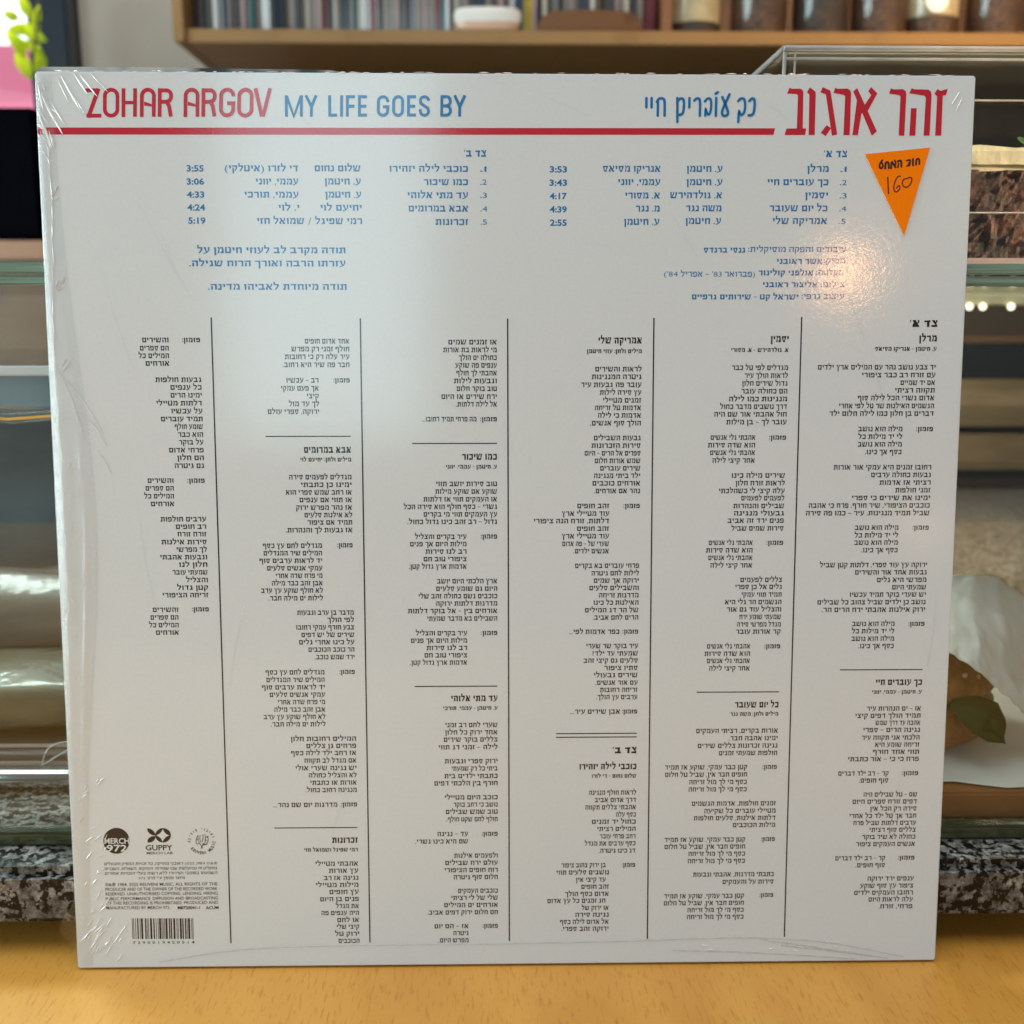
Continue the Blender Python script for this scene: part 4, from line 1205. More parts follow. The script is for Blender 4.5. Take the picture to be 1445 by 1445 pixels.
# left inside: food in film on a tray, slate board behind
t_ = empty('serving_tray', (-0.30, 0.12, ZS), 'low brown tray with pale rims inside the case, under the wrapped loaves', 'tray')
bm = bmesh.new(); box(bm, -0.55, -0.06, 0.0850, 0.21, ZS, 0.0490, 0.001); link('tray_base', bm, plain('tray_brown', (0.12, 0.075, 0.06), 0.3, coat=1), t_)
for z0, z1 in ((0.0490, 0.0505), (0.0405, 0.0425)):
    bm = bmesh.new(); box(bm, -0.551, -0.059, 0.0835, 0.0849, z0, z1, 0.0004); link('tray_rim', bm, plain('tray_rim', (0.42, 0.33, 0.29), 0.25, coat=1), t_)
WRAP = clear('cling_film', (0.96, 0.95, 0.95), 0.14, 1.4, 0.0, tex=(70, 1.0))
def loaf(name, c, r, lo, hi, label):
    root = empty(name, (c[0], c[1], c[2]-r[2]), label, 'sandwich', 'wrapped loaves in the display case')
    if c[1] < 0.15:
        film_highlight(root, [(-0.2045, 0.0835, 0.0345), (-0.203, 0.0830, 0.042), (-0.199, 0.0828, 0.0505), (-0.190, 0.0828, 0.0525), (-0.170, 0.0828, 0.0530)])
        film_highlight(root, [(-0.215, 0.0832, 0.036), (-0.204, 0.0830, 0.040), (-0.192, 0.0828, 0.0480), (-0.180, 0.0826, 0.0540)])
    for part, k, m in (('loaf_body', 1.0, None), ('cling_wrap', 1.05, WRAP)):
        bm = bmesh.new(); bmesh.ops.create_uvsphere(bm, u_segments=40, v_segments=20, radius=1)
        for v in bm.verts:
            p = v.co.copy(); q = Vector([math.copysign(abs(a)**0.75, a) for a in p])
            d = 1+0.13*noise.noise(Vector((p.x*7, p.y*2, p.z*2))+Vector(c)*40)+(0.06*noise.noise(Vector((p.x*24, p.y*6, p.z*6))) if k > 1 else 0)
            v.co = Vector((c[0]+q.x*r[0]*k*d, c[1]+q.y*r[1]*k*d, max(c[2]-r[2]*0.98, c[2]+q.z*r[2]*k*d)))
        if m is None:
            m, nt, p = mat_new('loaf_crust')
            f = noise_tex(nt, obj_coord(nt, (8, 8, 30)), 1.2, 4, 0.5, 0.8)
            nt.links.new(ramp(nt, f, [(0.35, lo), (0.62, hi)]), p.inputs['Base Color']); p.inputs['Roughness'].default_value = 0.5
        link(part, bm, m, root, smooth=True)
def film_highlight(root, pts):  # pale tubes drawn as curved highlights on the cling film
    bm = bmesh.new(); tube(bm, smooth3(pts), 0.00028, 6); link('film_highlight', bm, plain('film_glint', (0.62, 0.60, 0.58), 0.2, coat=1), root, smooth=True)
def smooth3(p):
    for _ in range(3):
        p = [p[0]] + [q for a, b in zip(p, p[1:]) for q in (tuple(u*.75+w*.25 for u, w in zip(a, b)), tuple(u*.25+w*.75 for u, w in zip(a, b)))] + [p[-1]]
    return p
loaf('wrapped_loaf', (-0.235, 0.122, 0.0628), (0.125, 0.032, 0.0135), (0.04, 0.033, 0.018), (0.17, 0.14, 0.08), 'olive green wrapped loaf lying at the front of the brown tray')
loaf('wrapped_loaf', (-0.265, 0.178, 0.0765), (0.15, 0.030, 0.0275), (0.085, 0.062, 0.050), (0.17, 0.125, 0.10), 'larger mauve brown wrapped loaf behind the olive one on the tray')
sb = empty('slate_board', (-0.35, 0.255, ZS), 'dark slate coloured board standing upright behind the wrapped loaves', 'board')
bm = bmesh.new(); box(bm, -0.56, -0.10, 0.25, 0.262, ZS, 0.178, 0.002)
link('slate_panel', bm, plain('slate_grey', (0.060, 0.064, 0.070), 0.5, var=0.45, scale=9, stretch=(1, 1, 3)), sb)

# right inside: board, paper, roll, basil, paper wrap
bd = bmesh.new(); box(bd, 0.06, 0.46, 0.0426, 0.20, ZS, 0.0455, 0.0012)
tag(link('serving_board', bd, BOARDWOOD), 'reddish brown wooden board just behind the case glass, under the paper and the sesame roll', 'board')
PAPER = plain('baking_paper', (0.66, 0.62, 0.56), 0.75, spec=0.3, var=0.05, scale=60, bmp=0.2)
def sheet_from_grid(name, rows, sub=3, thick=0.0004, crumple=0.0):
    bm = bmesh.new(); V = [[bm.verts.new(p) for p in r] for r in rows]
    for a, b in zip(V, V[1:]):
        for i in range(len(a)-1): bm.faces.new((a[i], b[i], b[i+1], a[i+1]))
    bmesh.ops.subdivide_edges(bm, edges=bm.edges[:], cuts=sub, use_grid_fill=True, smooth=0.6)
    bm.normal_update()
    for v in bm.verts: v.co += v.normal*crumple*(noise.noise(v.co*48) + 1.2*abs(noise.noise(v.co*95+Vector((4, 2, 1)))) + 0.5*abs(noise.noise(v.co*230)))
    bmesh.ops.solidify(bm, geom=bm.faces[:], thickness=thick)
    bmesh.ops.recalc_face_normals(bm, faces=bm.faces)
    return link(name, bm, PAPER, smooth=True)
und = sheet_from_grid('paper_sheet', [
 [(0.09, 0.17, 0.0465), (0.14, 0.17, 0.0463), (0.185, 0.17, 0.0463), (0.225, 0.17, 0.0465), (0.27, 0.17, 0.047)],
 [(0.09, 0.11, 0.0463), (0.14, 0.11, 0.0463), (0.185, 0.11, 0.0463), (0.225, 0.11, 0.0465), (0.27, 0.11, 0.047)],
 [(0.09, 0.07, 0.0463), (0.14, 0.075, 0.0463), (0.18, 0.068, 0.0463), (0.215, 0.068, 0.0463), (0.27, 0.07, 0.0466)],
 [(0.10, 0.056, 0.0470), (0.15, 0.056, 0.0467), (0.1846, 0.0560, 0.0464), (0.2060, 0.0535, 0.0464), (0.25, 0.054, 0.0468)],
 [(0.10, 0.050, 0.0478), (0.15, 0.0495, 0.0474), (0.1830, 0.0505, 0.0470), (0.2025, 0.0448, 0.0464), (0.25, 0.0500, 0.0474)]], 3, 0.0003, 0.0004)
tag(und, 'cream paper sheet with a torn front edge lying flat on the reddish board', 'paper')
roll = empty('sesame_roll', (0.178, 0.108, 0.0470), 'golden sesame bread roll with a basil leaf poking out, lying on the paper sheet', 'sandwich')
bun, bn, bp = mat_new('bun_crust')
f = noise_tex(bn, obj_coord(bn), 85, 6, 0.7)
bn.links.new(ramp(bn, f, [(0.3, (0.10, 0.028, 0.006)), (0.66, (0.40, 0.16, 0.045))]), bp.inputs['Base Color']); bp.inputs['Roughness'].default_value = 0.4
bn.links.new(bump(bn, noise_tex(bn, obj_coord(bn), 260, 4, 0.65), 0.5, 0.002), bp.inputs['Normal'])
def half(name, top):
    bm = bmesh.new()
    prof = [(0, 0.0475), (0.032, 0.0475), (0.0395, 0.0520), (0.0425, 0.0590), (0.042, 0.0655), (0.040, 0.0685), (0, 0.0685)] if not top else \
           [(0, 0.0715), (0.040, 0.0712), (0.0425, 0.0735), (0.0415, 0.080), (0.036, 0.0880), (0.026, 0.0935), (0.012, 0.0965), (0, 0.097)]
    lathe(bm, 0.178, 0.108, prof, 48, sx=1.04, sy=0.92)
    for v in bm.verts: v.co += Vector((noise.noise(v.co*45), noise.noise(v.co*45+Vector((5, 0, 0))), 0.6*noise.noise(v.co*45+Vector((0, 9, 0)))))*0.0018
    bmesh.ops.recalc_face_normals(bm, faces=bm.faces)
    return link(name, bm, bun, roll, smooth=True)
half('bun_base', False); tp = half('bun_top', True)
bm = bmesh.new(); lathe(bm, 0.178, 0.108, [(0, 0.0680), (0.0385, 0.0682), (0.0405, 0.0700), (0.0385, 0.0718), (0, 0.0718)], 48, sy=0.92, sx=1.03)
for v in bm.verts: v.co += Vector((noise.noise(v.co*130), noise.noise(v.co*130+Vector((5, 0, 0))), 0))*0.0025
link('filling', bm, plain('filling_dark', (0.05, 0.045, 0.012), 0.5, var=0.6, scale=120), roll, smooth=True)
SEED = plain('sesame_seed', (0.72, 0.50, 0.27), 0.5)
rs = random.Random(4)
for k in range(46):
    a = rs.uniform(PI*1.05, PI*2.0); e = rs.uniform(0.2, 1.1); bm = bmesh.new()
    c = Vector((0.178+0.0432*1.04*math.cos(a)*math.cos(e), 0.108+0.0432*0.92*math.sin(a)*math.cos(e), 0.0735+0.0237*math.sin(e)))
    bmesh.ops.create_uvsphere(bm, u_segments=8, v_segments=6, radius=1, matrix=Matrix.Translation(c) @ Matrix.Rotation(rs.uniform(0, 3), 4, 'Y') @ Matrix.Diagonal((0.0011, 0.0008, 0.0018, 1)))
    link('sesame_seed', bm, SEED, roll, smooth=True)
BASIL = plain('basil_green', (0.010, 0.034, 0.004), 0.5, spec=0.2, var=0.4, scale=90)
mid = [Vector(p) for p in ((0.1870, 0.069, 0.0745), (0.1925, 0.0635, 0.0735), (0.1985, 0.0605, 0.0700), (0.2030, 0.0585, 0.0650), (0.2058, 0.0570, 0.0605))]
side = Vector((0.62, 0.1, 0.78)).normalized(); wd_ = [0.0012, 0.0062, 0.0082, 0.0058, 0.0003]
bm = bmesh.new(); rows = [[bm.verts.new(m_ + side*w*t + Vector((0, -0.0012*(1-abs(t)), 0))) for t in (-1, -0.5, 0, 0.5, 1)] for m_, w in zip(mid, wd_)]
for a, b in zip(rows, rows[1:]):
    for i in range(4): bm.faces.new((a[i], b[i], b[i+1], a[i+1]))
bmesh.ops.subdivide_edges(bm, edges=bm.edges[:], cuts=3, use_grid_fill=True, smooth=1.0)
for v in bm.verts: v.co.y += 0.0012*noise.noise(v.co*300)
bmesh.ops.solidify(bm, geom=bm.faces[:], thickness=0.0003); bmesh.ops.recalc_face_normals(bm, faces=bm.faces)
lf_ = link('basil_leaf', bm, BASIL, roll, smooth=True)
bm = bmesh.new(); tube(bm, [(0.2052, 0.0572, 0.0612), (0.2078, 0.0562, 0.0572), (0.2098, 0.0558, 0.0545), (0.2115, 0.0562, 0.0530)], 0.0006, 8); link('leaf_stem', bm, BASIL, lf_, smooth=True)
wrp = sheet_from_grid('paper_wrap', [
 [(0.12, 0.155, 0.095), (0.15, 0.15, 0.104), (0.193, 0.137, 0.1105), (0.2124, 0.132, 0.1101), (0.2248, 0.135, 0.1115), (0.2327, 0.130, 0.1114), (0.2435, 0.12, 0.1041), (0.2646, 0.12, 0.0937), (0.29, 0.12, 0.085)],
 [(0.12, 0.10, 0.100), (0.15, 0.10, 0.1030), (0.1855, 0.10, 0.1035), (0.1996, 0.104, 0.1062), (0.2099, 0.106, 0.1080), (0.2188, 0.095, 0.1026), (0.2346, 0.10, 0.090), (0.2548, 0.10, 0.0816), (0.28, 0.105, 0.075)],
 [(0.12, 0.075, 0.100), (0.15, 0.073, 0.1025), (0.1752, 0.070, 0.1030), (0.1874, 0.069, 0.1026), (0.1957, 0.064, 0.0999), (0.2077, 0.068, 0.0885), (0.2261, 0.085, 0.0733), (0.2508, 0.090, 0.0669), (0.275, 0.095, 0.063)],
 [(0.12, 0.066, 0.099), (0.15, 0.061, 0.1030), (0.1698, 0.058, 0.1033), (0.1806, 0.054, 0.0998), (0.1884, 0.051, 0.0939), (0.1982, 0.053, 0.0855), (0.2133, 0.060, 0.0715), (0.2398, 0.070, 0.0640), (0.265, 0.075, 0.060)]], 9, 0.0004, 0.0019)
tag(wrp, 'crumpled white paper wrap folded over the sesame roll at the right edge', 'paper')
# steel unit behind, seen through the case
su = empty('steel_unit', (0.6, 0.9, ZS), 'stainless steel back counter unit with bands and a vent, far behind the case glass', 'kitchen unit')
def band(name, z0, z1, m, y=0.81):
    bm = bmesh.new(); box(bm, 0.30, 0.98, y, 1.2, z0, z1, 0.001); link(name, bm, m, su)
band('plinth', ZS, 0.0585, plain('plinth_dark', (0.022, 0.016, 0.010), 0.5), 0.83)
band('lower_trim', 0.0588, 0.0650, BRASSY, 0.805)
band('lower_panel', 0.0653, 0.0990, plain('bronze_panel', (0.20, 0.145, 0.085), 0.45, metal=0.6, var=0.2, scale=20, stretch=(1, 1, 3)))
band('shadow_gap', 0.0993, 0.1075, plain('gap_black', (0.012, 0.008, 0.006), 0.6), 0.83)
band('door_panel', 0.1078, 0.1290, BRASSY, 0.808)
band('door_panel', 0.1293, 0.1520, plain('bronze_band', (0.30, 0.225, 0.14), 0.4, metal=0.7, var=0.2, scale=20, stretch=(1, 1, 3)))
band('dark_display', 0.1610, 0.2010, plain('display_black', (0.012, 0.013, 0.015), 0.15), 0.812)
band('upper_trim', 0.2013, 0.2090, plain('brown_trim', (0.10, 0.05, 0.02), 0.4))
band('upper_panel', 0.2093, 0.2420, plain('panel_dark_brown', (0.03, 0.018, 0.010), 0.5))
bm = bmesh.new(); box(bm, 0.30, 0.98, 0.808, 1.2, 0.1523, 0.1607, 0.0005)
vent = link('vent_strip', bm, BRASSY, su)
bm = bmesh.new()
for k in range(64): box(bm, 0.452+k*0.0034, 0.454+k*0.0034, 0.806, 0.8078, 0.1540, 0.1592)
link('vent_slots', bm, BLACKP, vent)
lr = empty('light_reflection', (0.3, 0.46, 0.2484), 'cream strip with small round lit bulbs under the case top, right of the record', 'reflection')  # stand-ins for lights mirrored in the underside of the top glass
bm = bmesh.new(); box(bm, 0.06, 0.70, 0.455, 0.50, 0.2405, 0.2482, 0.001); link('reflection_strip', bm, plain('reflection_cream', (0.80, 0.70, 0.45), 0.4), lr)
GLOWB = glow('reflection_glow', (1.0, 0.88, 0.62), 2.6)
for x in (0.13, 0.18, 0.23, 0.28, 0.32, 0.3570, 0.3673, 0.3890, 0.4162, 0.45, 0.5):
    bm = bmesh.new(); bmesh.ops.create_uvsphere(bm, u_segments=14, v_segments=10, radius=0.0026, matrix=Matrix.Translation((x, 0.4535, 0.2392))); link('bulb_reflection', bm, GLOWB, lr, smooth=True)

# ------------------------------------------------------------------ clear cake box on the case, cake inside
cb = empty('cake_box', (0.25, 0.15, 0.2522), 'clear acrylic cake box on the glass top, to the right of the record', 'box')
bm = bmesh.new(); box(bm, 0.0985, 0.45, 0.058, 0.26, 0.2523, 0.2556, 0.0008); link('box_base', bm, plain('base_mauve', (0.36, 0.27, 0.24), 0.2, coat=1, var=0.25, scale=30, stretch=(1, 1, 60)), cb)
for nm, b in (('front_wall', (0.1012, 0.45, 0.0600, 0.0622, 0.2558, 0.3285)), ('side_wall', (0.1012, 0.1034, 0.0624, 0.26, 0.2558, 0.3285)), ('back_wall', (0.1036, 0.45, 0.258, 0.260, 0.2558, 0.3285)), ('lid', (0.1008, 0.45, 0.0596, 0.2604, 0.3287, 0.3306))):
    bm = bmesh.new(); box(bm, *b); link(nm, bm, LIDPANE if nm == 'lid' else ACRYLIC, cb)
for a, b, r in (((0.1008, 0.0596, 0.3298), (0.45, 0.0596, 0.3298), 0.0010), ((0.1008, 0.0596, 0.3298), (0.1008, 0.26, 0.3298), 0.0010), ((0.1012, 0.0598, 0.2560), (0.1012, 0.0598, 0.3285), 0.0007), ((0.1050, 0.0598, 0.2560), (0.1050, 0.0598, 0.3285), 0.0004),
                ((0.1012, 0.0592, 0.3120), (0.45, 0.0592, 0.3120), 0.00035), ((0.1012, 0.0592, 0.2722), (0.45, 0.0592, 0.2722), 0.00025), ((0.1012, 0.0594, 0.3262), (0.45, 0.0594, 0.3262), 0.0005)):
    bm = bmesh.new(); tube(bm, [a, b], r, 8); link('box_edge', bm, EDGE_ACR, cb)
ck = empty('layer_cake', (0.29, 0.14, 0.2558), 'dark brown cake slab with pale cream frosting inside the clear box', 'cake')
bm = bmesh.new(); box(bm, 0.112, 0.43, 0.0735, 0.22, 0.2560, 0.2893)
NX, NZ = 200, 22; gv = [[None]*(NZ+1) for _ in range(NX+1)]
for i in range(NX+1):
    for j in range(NZ+1):
        p = Vector((0.112+0.318*i/NX, 0.0728, 0.2560+0.0333*j/NZ))
        p.y += 0.0011*noise.noise(p*140) + 0.0009*noise.noise(p*420) - (0.0012 if noise.noise(p*300+Vector((9, 0, 0))) > 0.35 else 0)
        gv[i][j] = bm.verts.new(p)
for i in range(NX):
    for j in range(NZ): bm.faces.new((gv[i][j], gv[i+1][j], gv[i+1][j+1], gv[i][j+1]))
cm, cn, cp = mat_new('cake_crumb')
f = noise_tex(cn, obj_coord(cn), 130, 6, 0.7)
cn.links.new(ramp(cn, f, [(0.33, (0.008, 0.003, 0.001)), (0.52, (0.045, 0.014, 0.005)), (0.68, (0.15, 0.050, 0.018))]), cp.inputs['Base Color']); cp.inputs['Roughness'].default_value = 0.7
cn.links.new(bump(cn, f, 0.6, 0.003), cp.inputs['Normal'])
link('cake_body', bm, cm, ck)
bm = bmesh.new(); box(bm, 0.111, 0.431, 0.0705, 0.221, 0.2890, 0.2978, 0.002)
bmesh.ops.subdivide_edges(bm, edges=bm.edges[:], cuts=22, use_grid_fill=True)
for v in bm.verts: v.co += Vector((0, noise.noise(v.co*120)*0.0012, noise.noise(v.co*150)*0.0012+noise.noise(v.co*420)*0.0006))
link('frosting', bm, plain('cream_frosting', (0.72, 0.66, 0.44), 0.6, var=0.12, scale=120, bmp=0.4), ck, smooth=True)
gs = empty('herb_sprig', (0.222, 0.11, 0.298), 'small green herb sprig standing on the cream frosting', 'garnish')
bm = bmesh.new()
for k in range(9):
    a = rs.uniform(0, 6.28); c = Vector((0.2225+rs.uniform(-.008, .008), 0.11+rs.uniform(-.006, .006), 0.300+rs.uniform(0, .009)))
    bmesh.ops.create_uvsphere(bm, u_segments=10, v_segments=6, radius=1, matrix=Matrix.Translation(c) @ Matrix.Rotation(a, 4, 'Z') @ Matrix.Rotation(rs.uniform(-.8, .8), 4, 'Y') @ Matrix.Diagonal((0.005, 0.0025, 0.0009, 1)))
link('sprig_leaves', bm, plain('sprig_green', (0.05, 0.16, 0.02), 0.45), gs, smooth=True)

# ------------------------------------------------------------------ back of the shop: wall, window, shelf
bm = bmesh.new(); box(bm, -0.604, 1.6, 1.26, 1.34, -0.9, 1.6)
tag(link('shop_wall', bm, WALL), 'beige plastered wall behind the shelf, right of the dark window frame', 'wall')
win = empty('shop_window', (-0.9, 1.30, 0.1), 'bright shop window with a dark blue frame at the far left', 'window')
bm = bmesh.new(); box(bm, -0.664, -0.606, 1.22, 1.30, -0.9, 1.6, 0.004); link('frame_post', bm, FRAME, win)
bm = bmesh.new(); box(bm, -1.9, -0.6645, 1.26, 1.30, -0.9, 0.10, 0.003); link('frame_sill', bm, FRAME, win)
bm = bmesh.new(); box(bm, -1.9, -0.6645, 1.277, 1.283, 0.101, 1.6); link('window_pane', bm, clear('window_glass', (0.97, 0.99, 0.98), 0.02, 1.5), win)
bm = bmesh.new(); box(bm, -6, 1.2, 5.0, 5.05, -2.5, 6); tag(link('sky', bm, glow('sky_glow', (0.86, 0.95, 1.0), 2.2)), kind='structure')
pm = empty('pink_awning', (-1.0, 1.9, -0.9), 'pink shop front panel outside the window, above the black box', 'awning')
bm = bmesh.new(); box(bm, -1.9, -0.905, 1.9, 1.93, 0.638, 0.765, 0.004); link('pink_panel', bm, plain('pink_cloth', (0.85, 0.20, 0.34), 0.6), pm)
bm = bmesh.new(); box(bm, -1.9, -0.905, 1.885, 1.90, 0.618, 0.637, 0.002); link('white_border', bm, plain('white_trim', (0.85, 0.82, 0.84), 0.5), pm)
bm = bmesh.new(); box(bm, -0.93, -0.915, 1.93, 1.945, -0.9, 0.765); link('awning_post', bm, FRAME, pm)
# street shrub outside, low in the window
LEAFY = plain('shrub_leaf', (0.10, 0.30, 0.05), 0.5, var=0.5, scale=9)
sh = empty('street_shrub', (-1.15, 2.35, -0.9), 'sunlit green shrub outside the window between the black box and the record', 'shrub')
bm = bmesh.new(); r2 = random.Random(8)
for k in range(420):
    c = Vector((r2.gauss(-1.12, .14), r2.gauss(2.35, .12), r2.uniform(0.05, 0.78)))
    M = Matrix.Translation(c) @ Matrix.Rotation(r2.uniform(0, 6.3), 4, 'Z') @ Matrix.Rotation(r2.uniform(-1.3, 1.3), 4, 'X')
    vs = [bm.verts.new(M @ Vector(p)) for p in ((-.028, 0, 0), (0, -.014, .004), (.028, 0, 0), (0, .014, .004))]; bm.faces.new(vs)
crn = link('foliage', bm, LEAFY, sh)
bm = bmesh.new(); tube(bm, [(-1.12, 2.35, -0.9), (-1.12, 2.35, 0.6)], 0.012, 8); link('trunk', bm, DARKWOOD, sh)
# plant by the window
pl = empty('window_plant', (-0.605, 1.10, 0.52), 'backlit yellow green leaves hanging in front of the bright window', 'plant')
lm = bpy.data.materials.new('sunlit_leaf'); lm.use_nodes = True; nt = lm.node_tree; p = nt.nodes['Principled BSDF']
p.inputs['Base Color'].default_value = (0.36, 0.50, 0.012, 1); p.inputs['Roughness'].default_value = 0.4
tl = nt.nodes.new('ShaderNodeBsdfTranslucent'); tl.inputs['Color'].default_value = (0.86, 0.97, 0.03, 1)
mx = nt.nodes.new('ShaderNodeMixShader'); mx.inputs[0].default_value = 0.6
nt.links.new(p.outputs[0], mx.inputs[1]); nt.links.new(tl.outputs[0], mx.inputs[2]); nt.links.new(mx.outputs[0], nt.nodes['Material Output'].inputs['Surface'])
def leaf(c, ang, ln, w, tilt):
    bm = bmesh.new(); M = Matrix.Translation(c) @ Matrix.Rotation(tilt, 4, 'Z') @ Matrix.Rotation(ang, 4, 'Y')
    top = []
    for i in range(9):
        t = i/8; ww = w*math.sin(PI*t)**0.8*(1.1-0.4*t)
        top.append([bm.verts.new(M @ Vector((ln*(t-0.5), 0.004*math.sin(PI*t)-0.003*abs(s), s*ww))) for s in (-1, 0, 1)])
    for a, b in zip(top, top[1:]):
        for k in (0, 1):
            try: bm.faces.new((a[k], b[k], b[k+1], a[k+1]))
            except ValueError: pass
    bmesh.ops.remove_doubles(bm, verts=bm.verts[:], dist=1e-6)
    link('leaf', bm, lm, pl, smooth=True)
for x, z, a, ln, w in ((-0.6185, 0.596, 8, .042, .0085), (-0.605, 0.588, -25, .036, .009), (-0.621, 0.571, -75, .032, .009), (-0.6185, 0.549, -68, .040, .010), (-0.6035, 0.560, 80, .036, .009), (-0.596, 0.556, 100, .030, .007), (-0.6255, 0.578, -50, .028, .008), (-0.606, 0.571, -40, .03, .006), (-0.600, 0.610, 60, .03, .008), (-0.612, 0.622, 110, .034, .008), (-0.630, 0.61, -20, .03, .007)):
    leaf((x, 1.10+rs.uniform(-.01, .01), z), math.radians(-a), ln, w, rs.uniform(-.4, .4))
bm = bmesh.new(); tube(bm, [(-0.590, 1.105, 0.80), (-0.594, 1.105, 0.66), (-0.600, 1.103, 0.600), (-0.606, 1.102, 0.570), (-0.610, 1.10, 0.548)], 0.0014, 8); link('stem', bm, plain('stem_brown', (0.10, 0.07, 0.03), 0.6), pl, smooth=True)
# cabinet and black box on the left
cab = empty('wooden_cabinet', (-0.7, 0.85, ZS), 'dark brown wooden cabinet on the worktop, behind the left end of the display case', 'cabinet')
bm = bmesh.new(); box(bm, -1.05, -0.30, 0.70, 1.0, ZS, 0.2835, 0.002); link('cabinet_body', bm, DARKWOOD, cab)
bm = bmesh.new(); box(bm, -1.06, -0.295, 0.69, 1.01, 0.2838, 0.3020, 0.002); link('cabinet_top', bm, BOARDWOOD, cab)
bm = bmesh.new(); box(bm, -0.95, -0.4430, 0.702, 0.95, 0.3024, 0.4262, 0.006)
tag(link('black_box', bm, BLACKP), 'large matt black box standing on the brown cabinet at the left edge', 'box')
# long shelf
shf = empty('wall_shelf', (0.2, 1.08, 0.5313), 'long wooden wall shelf holding records on the left and coffee jars on the right', 'shelf')
bm = bmesh.new(); box(bm, -0.351, 1.10, 0.90, 1.258, 0.5313, 0.5462, 0.001); link('shelf_board', bm, SHELFWOOD, shf)
bm = bmesh.new(); box(bm, -0.3635, -0.3513, 0.893, 1.258, 0.5313, 0.90, 0.001); link('side_panel', bm, SHELFWOOD, shf)
bm = bmesh.new(); box(bm, 0.1845, 0.1965, 0.905, 1.25, 0.5464, 0.90, 0.001); link('divider_panel', bm, plain('divider_brown', (0.22, 0.085, 0.03), 0.5), shf)
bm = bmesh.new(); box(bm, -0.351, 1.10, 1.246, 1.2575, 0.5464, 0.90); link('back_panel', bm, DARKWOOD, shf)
bm = bmesh.new(); box(bm, -0.30, 1.10, 1.246, 1.2575, 0.04, 0.5311); link('lower_panel', bm, plain('panel_shade_umber', (0.055, 0.032, 0.018), 0.6, var=0.2, scale=6, stretch=(1, 1, 8)), shf)  # added dark sheet, wall shade below the shelf put into its colour
ORD = 'first second third fourth fifth sixth seventh eighth ninth tenth eleventh twelfth thirteenth fourteenth fifteenth sixteenth seventeenth eighteenth nineteenth'.split()
TENS = {20: 'twent', 30: 'thirt', 40: 'fort', 50: 'fift', 60: 'sixt', 70: 'sevent', 80: 'eight', 90: 'ninet'}
def ordinal(k):
    if k <= 19: return ORD[k-1]
    if k == 100: return 'hundredth'
    if k > 100: return 'hundred and ' + ordinal(k-100)
    t, u = k//10*10, k % 10
    return TENS[t] + ('ieth' if u == 0 else 'y ' + ORD[u-1])
SPINES = [('grey', (0.16, 0.155, 0.15)), ('dark grey', (0.055, 0.055, 0.058)), ('cream', (0.42, 0.37, 0.29)), ('taupe', (0.23, 0.19, 0.16)), ('black', (0.012, 0.012, 0.014)), ('pinkish', (0.34, 0.22, 0.21)), ('maroon', (0.17, 0.022, 0.03)), ('navy', (0.025, 0.045, 0.09)), ('teal', (0.03, 0.10, 0.11)), ('white', (0.66, 0.66, 0.64)), ('yellow', (0.55, 0.40, 0.03)), ('brown', (0.12, 0.07, 0.04))]
SPM = [plain('spine_' + n.replace(' ', '_'), c, 0.35, coat=0.4) for n, c in SPINES]
wts = [10, 7, 7, 12, 8, 5, 2, 3, 2, 2, 0, 5]
force = {}
x = -0.3495; k = 0; rr = random.Random(21)
fixed = [(-0.325, -0.317, 9), (-0.271, -0.263, 9), (-0.157, -0.147, 9), (0.0255, 0.030, 7), (0.031, 0.0365, 10), (0.167, 0.182, 6)]  # white entries stand in for highlights on plastic covers
while x < 0.182:
    w = rr.uniform(0.0034, 0.0068); idx = rr.choices(range(12), wts)[0]; xc = x+w/2
    for a, b, i in fixed:
        if a <= xc <= b: idx = i
    if x + w > 0.1838: break
    k += 1; bm = bmesh.new(); box(bm, x, x+w*0.90, 0.925+rr.uniform(0, .012), 1.235, 0.5464, 0.5464+0.315-rr.uniform(0, .004), 0.0006)
    o = link('record_spine', bm, SPM[idx], smooth=False)
    tag(o, f'{SPINES[idx][0]} record spine, {ordinal(k)} from the left end of the shelf row', 'record', 'records filed on the wall shelf')
    x += w
bw = empty('white_bowl', (-0.012, 0.90, 0.5464), 'low white and peach round dish at the front of the shelf, before the record spines', 'dish')
bm = bmesh.new(); lathe(bm, -0.0125, 0.912, [(0, 0.5466), (0.030, 0.5466), (0.036, 0.5500), (0.0375, 0.5560)], 40, 0, 1, 0.3); link('dish_foot', bm, plain('peach_glaze', (0.66, 0.40, 0.27), 0.3), bw, smooth=True)
bm = bmesh.new(); lathe(bm, -0.0125, 0.912, [(0.0376, 0.5562), (0.0385, 0.5640), (0.0370, 0.5690), (0.033, 0.5715), (0.0, 0.5720)], 40, 0, 1, 0.3); link('dish_top', bm, plain('white_glaze', (0.72, 0.66, 0.60), 0.3), bw, smooth=True)
bm = bmesh.new()
NP = [(0.0425, 0.5466), (0.0435, 0.5520), (0.050, 0.5620), (0.062, 0.5680), (0.105, 0.5690), (0.150, 0.5665), (0.160, 0.5600), (0.163, 0.5466)]
fr = [bm.verts.new((a, 0.902, z)) for a, z in NP]; bk = [bm.verts.new((a, 0.9235, z)) for a, z in NP]
bm.faces.new(fr[::-1]); bm.faces.new(bk)
for i in range(len(NP)):
    j = (i+1) % len(NP); bm.faces.new((fr[i], fr[j], bk[j], bk[i]))
bmesh.ops.bevel(bm, geom=bm.edges[:], offset=0.0012, segments=2, affect='EDGES'); bmesh.ops.recalc_face_normals(bm, faces=bm.faces)
tag(link('wooden_block', bm, BOWLWOOD), 'low rounded dark wooden block at the front of the shelf, right of the white dish', 'block')
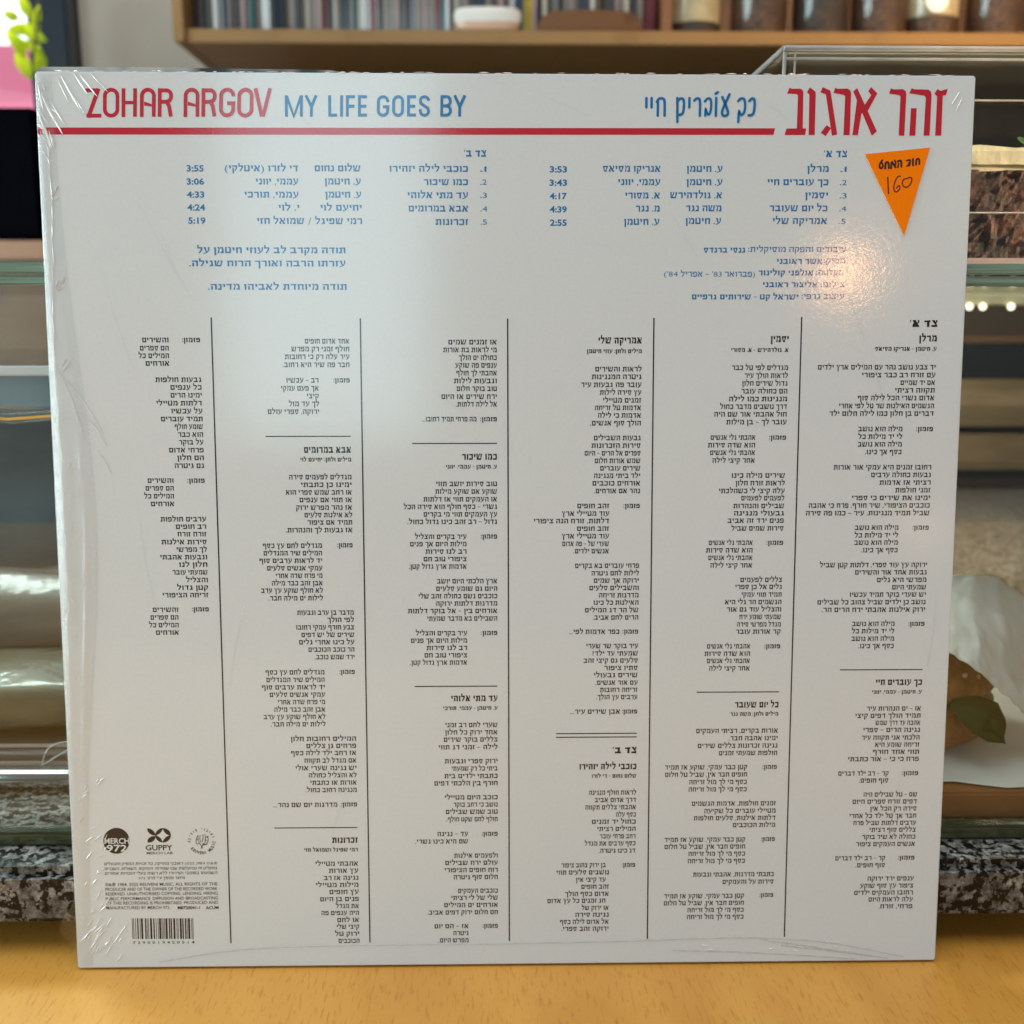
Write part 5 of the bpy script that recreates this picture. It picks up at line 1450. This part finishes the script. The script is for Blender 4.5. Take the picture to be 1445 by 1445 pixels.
# coffee jars
def bean(name, lo, hi):
    m, nt, p = mat_new(name); f = noise_tex(nt, obj_coord(nt), 190, 4, 0.7)
    nt.links.new(ramp(nt, f, [(0.36, lo), (0.64, hi)]), p.inputs['Base Color']); p.inputs['Roughness'].default_value = 0.45
    nt.links.new(bump(nt, f, 0.6, 0.004), p.inputs['Normal']); return m
BROWN = bean('roasted_beans', (0.03, 0.013, 0.008), (0.13, 0.062, 0.036)); DARKB = bean('dark_beans', (0.016, 0.010, 0.010), (0.06, 0.036, 0.028)); PALE = plain('pale_label', (0.52, 0.43, 0.27), 0.6, var=0.25, scale=30)
jars = [(0.2270, 'nearly empty glass jar with a cream label, next to the wooden divider', 0.012, DARKB, True),
 (0.3040, 'glass jar full of brown coffee beans, right beside the nearly empty cream jar', 0.13, BROWN, False),
 (0.3760, 'glass jar full of blackish beans, the darkest jar on the shelf', 0.13, DARKB, False),
 (0.4450, 'glass jar of brown beans immediately left of the jar with the round white label', 0.13, BROWN, False),
 (0.5060, 'glass jar with a cream band and a round white label above its brown contents', 0.020, BROWN, True),
 (0.5820, 'rightmost glass jar on the shelf, filled high with dark brown beans', 0.13, BROWN, False)]
def jar_bm(cx):
    bm = bmesh.new(); lathe(bm, cx, 0.945, [(0, 0.5466), (0.030, 0.5466), (0.0325, 0.5490), (0.0325, 0.665), (0.027, 0.675), (0.027, 0.690)], 40); return bm
for cx, lb, fill, bm_, label_ in jars:
    j = empty('coffee_jar', (cx, 0.945, 0.5464), lb, 'jar', 'glass jars along the wall shelf')
    link('jar_glass', jar_bm(cx), JARGLASS, j, smooth=True)
    bm = bmesh.new(); lathe(bm, cx, 0.945, [(0, 0.5480), (0.0312, 0.5486), (0.0312, 0.5490+fill), (0, 0.5490+fill)], 40); link('beans', bm, bm_, j)
    if label_:
        bm = bmesh.new(); lathe(bm, cx, 0.945, [(0.0310, 0.5492+fill), (0.0310, 0.60+fill)], 40); link('cream_band', bm, PALE, j)
    bm = bmesh.new(); lathe(bm, cx, 0.945, [(0, 0.690), (0.0285, 0.690), (0.0285, 0.705), (0, 0.705)], 40); link('lid', bm, CHROME, j, smooth=False)
    if cx == 0.5060:
        bm = bmesh.new(); bmesh.ops.create_circle(bm, cap_ends=True, segments=28, radius=0.013, matrix=Matrix.Translation((cx-0.006, 0.9118, 0.5835)) @ Matrix.Rotation(PI/2, 4, 'X')); link('round_label', bm, plain('white_label', (0.85, 0.83, 0.78), 0.5), j)
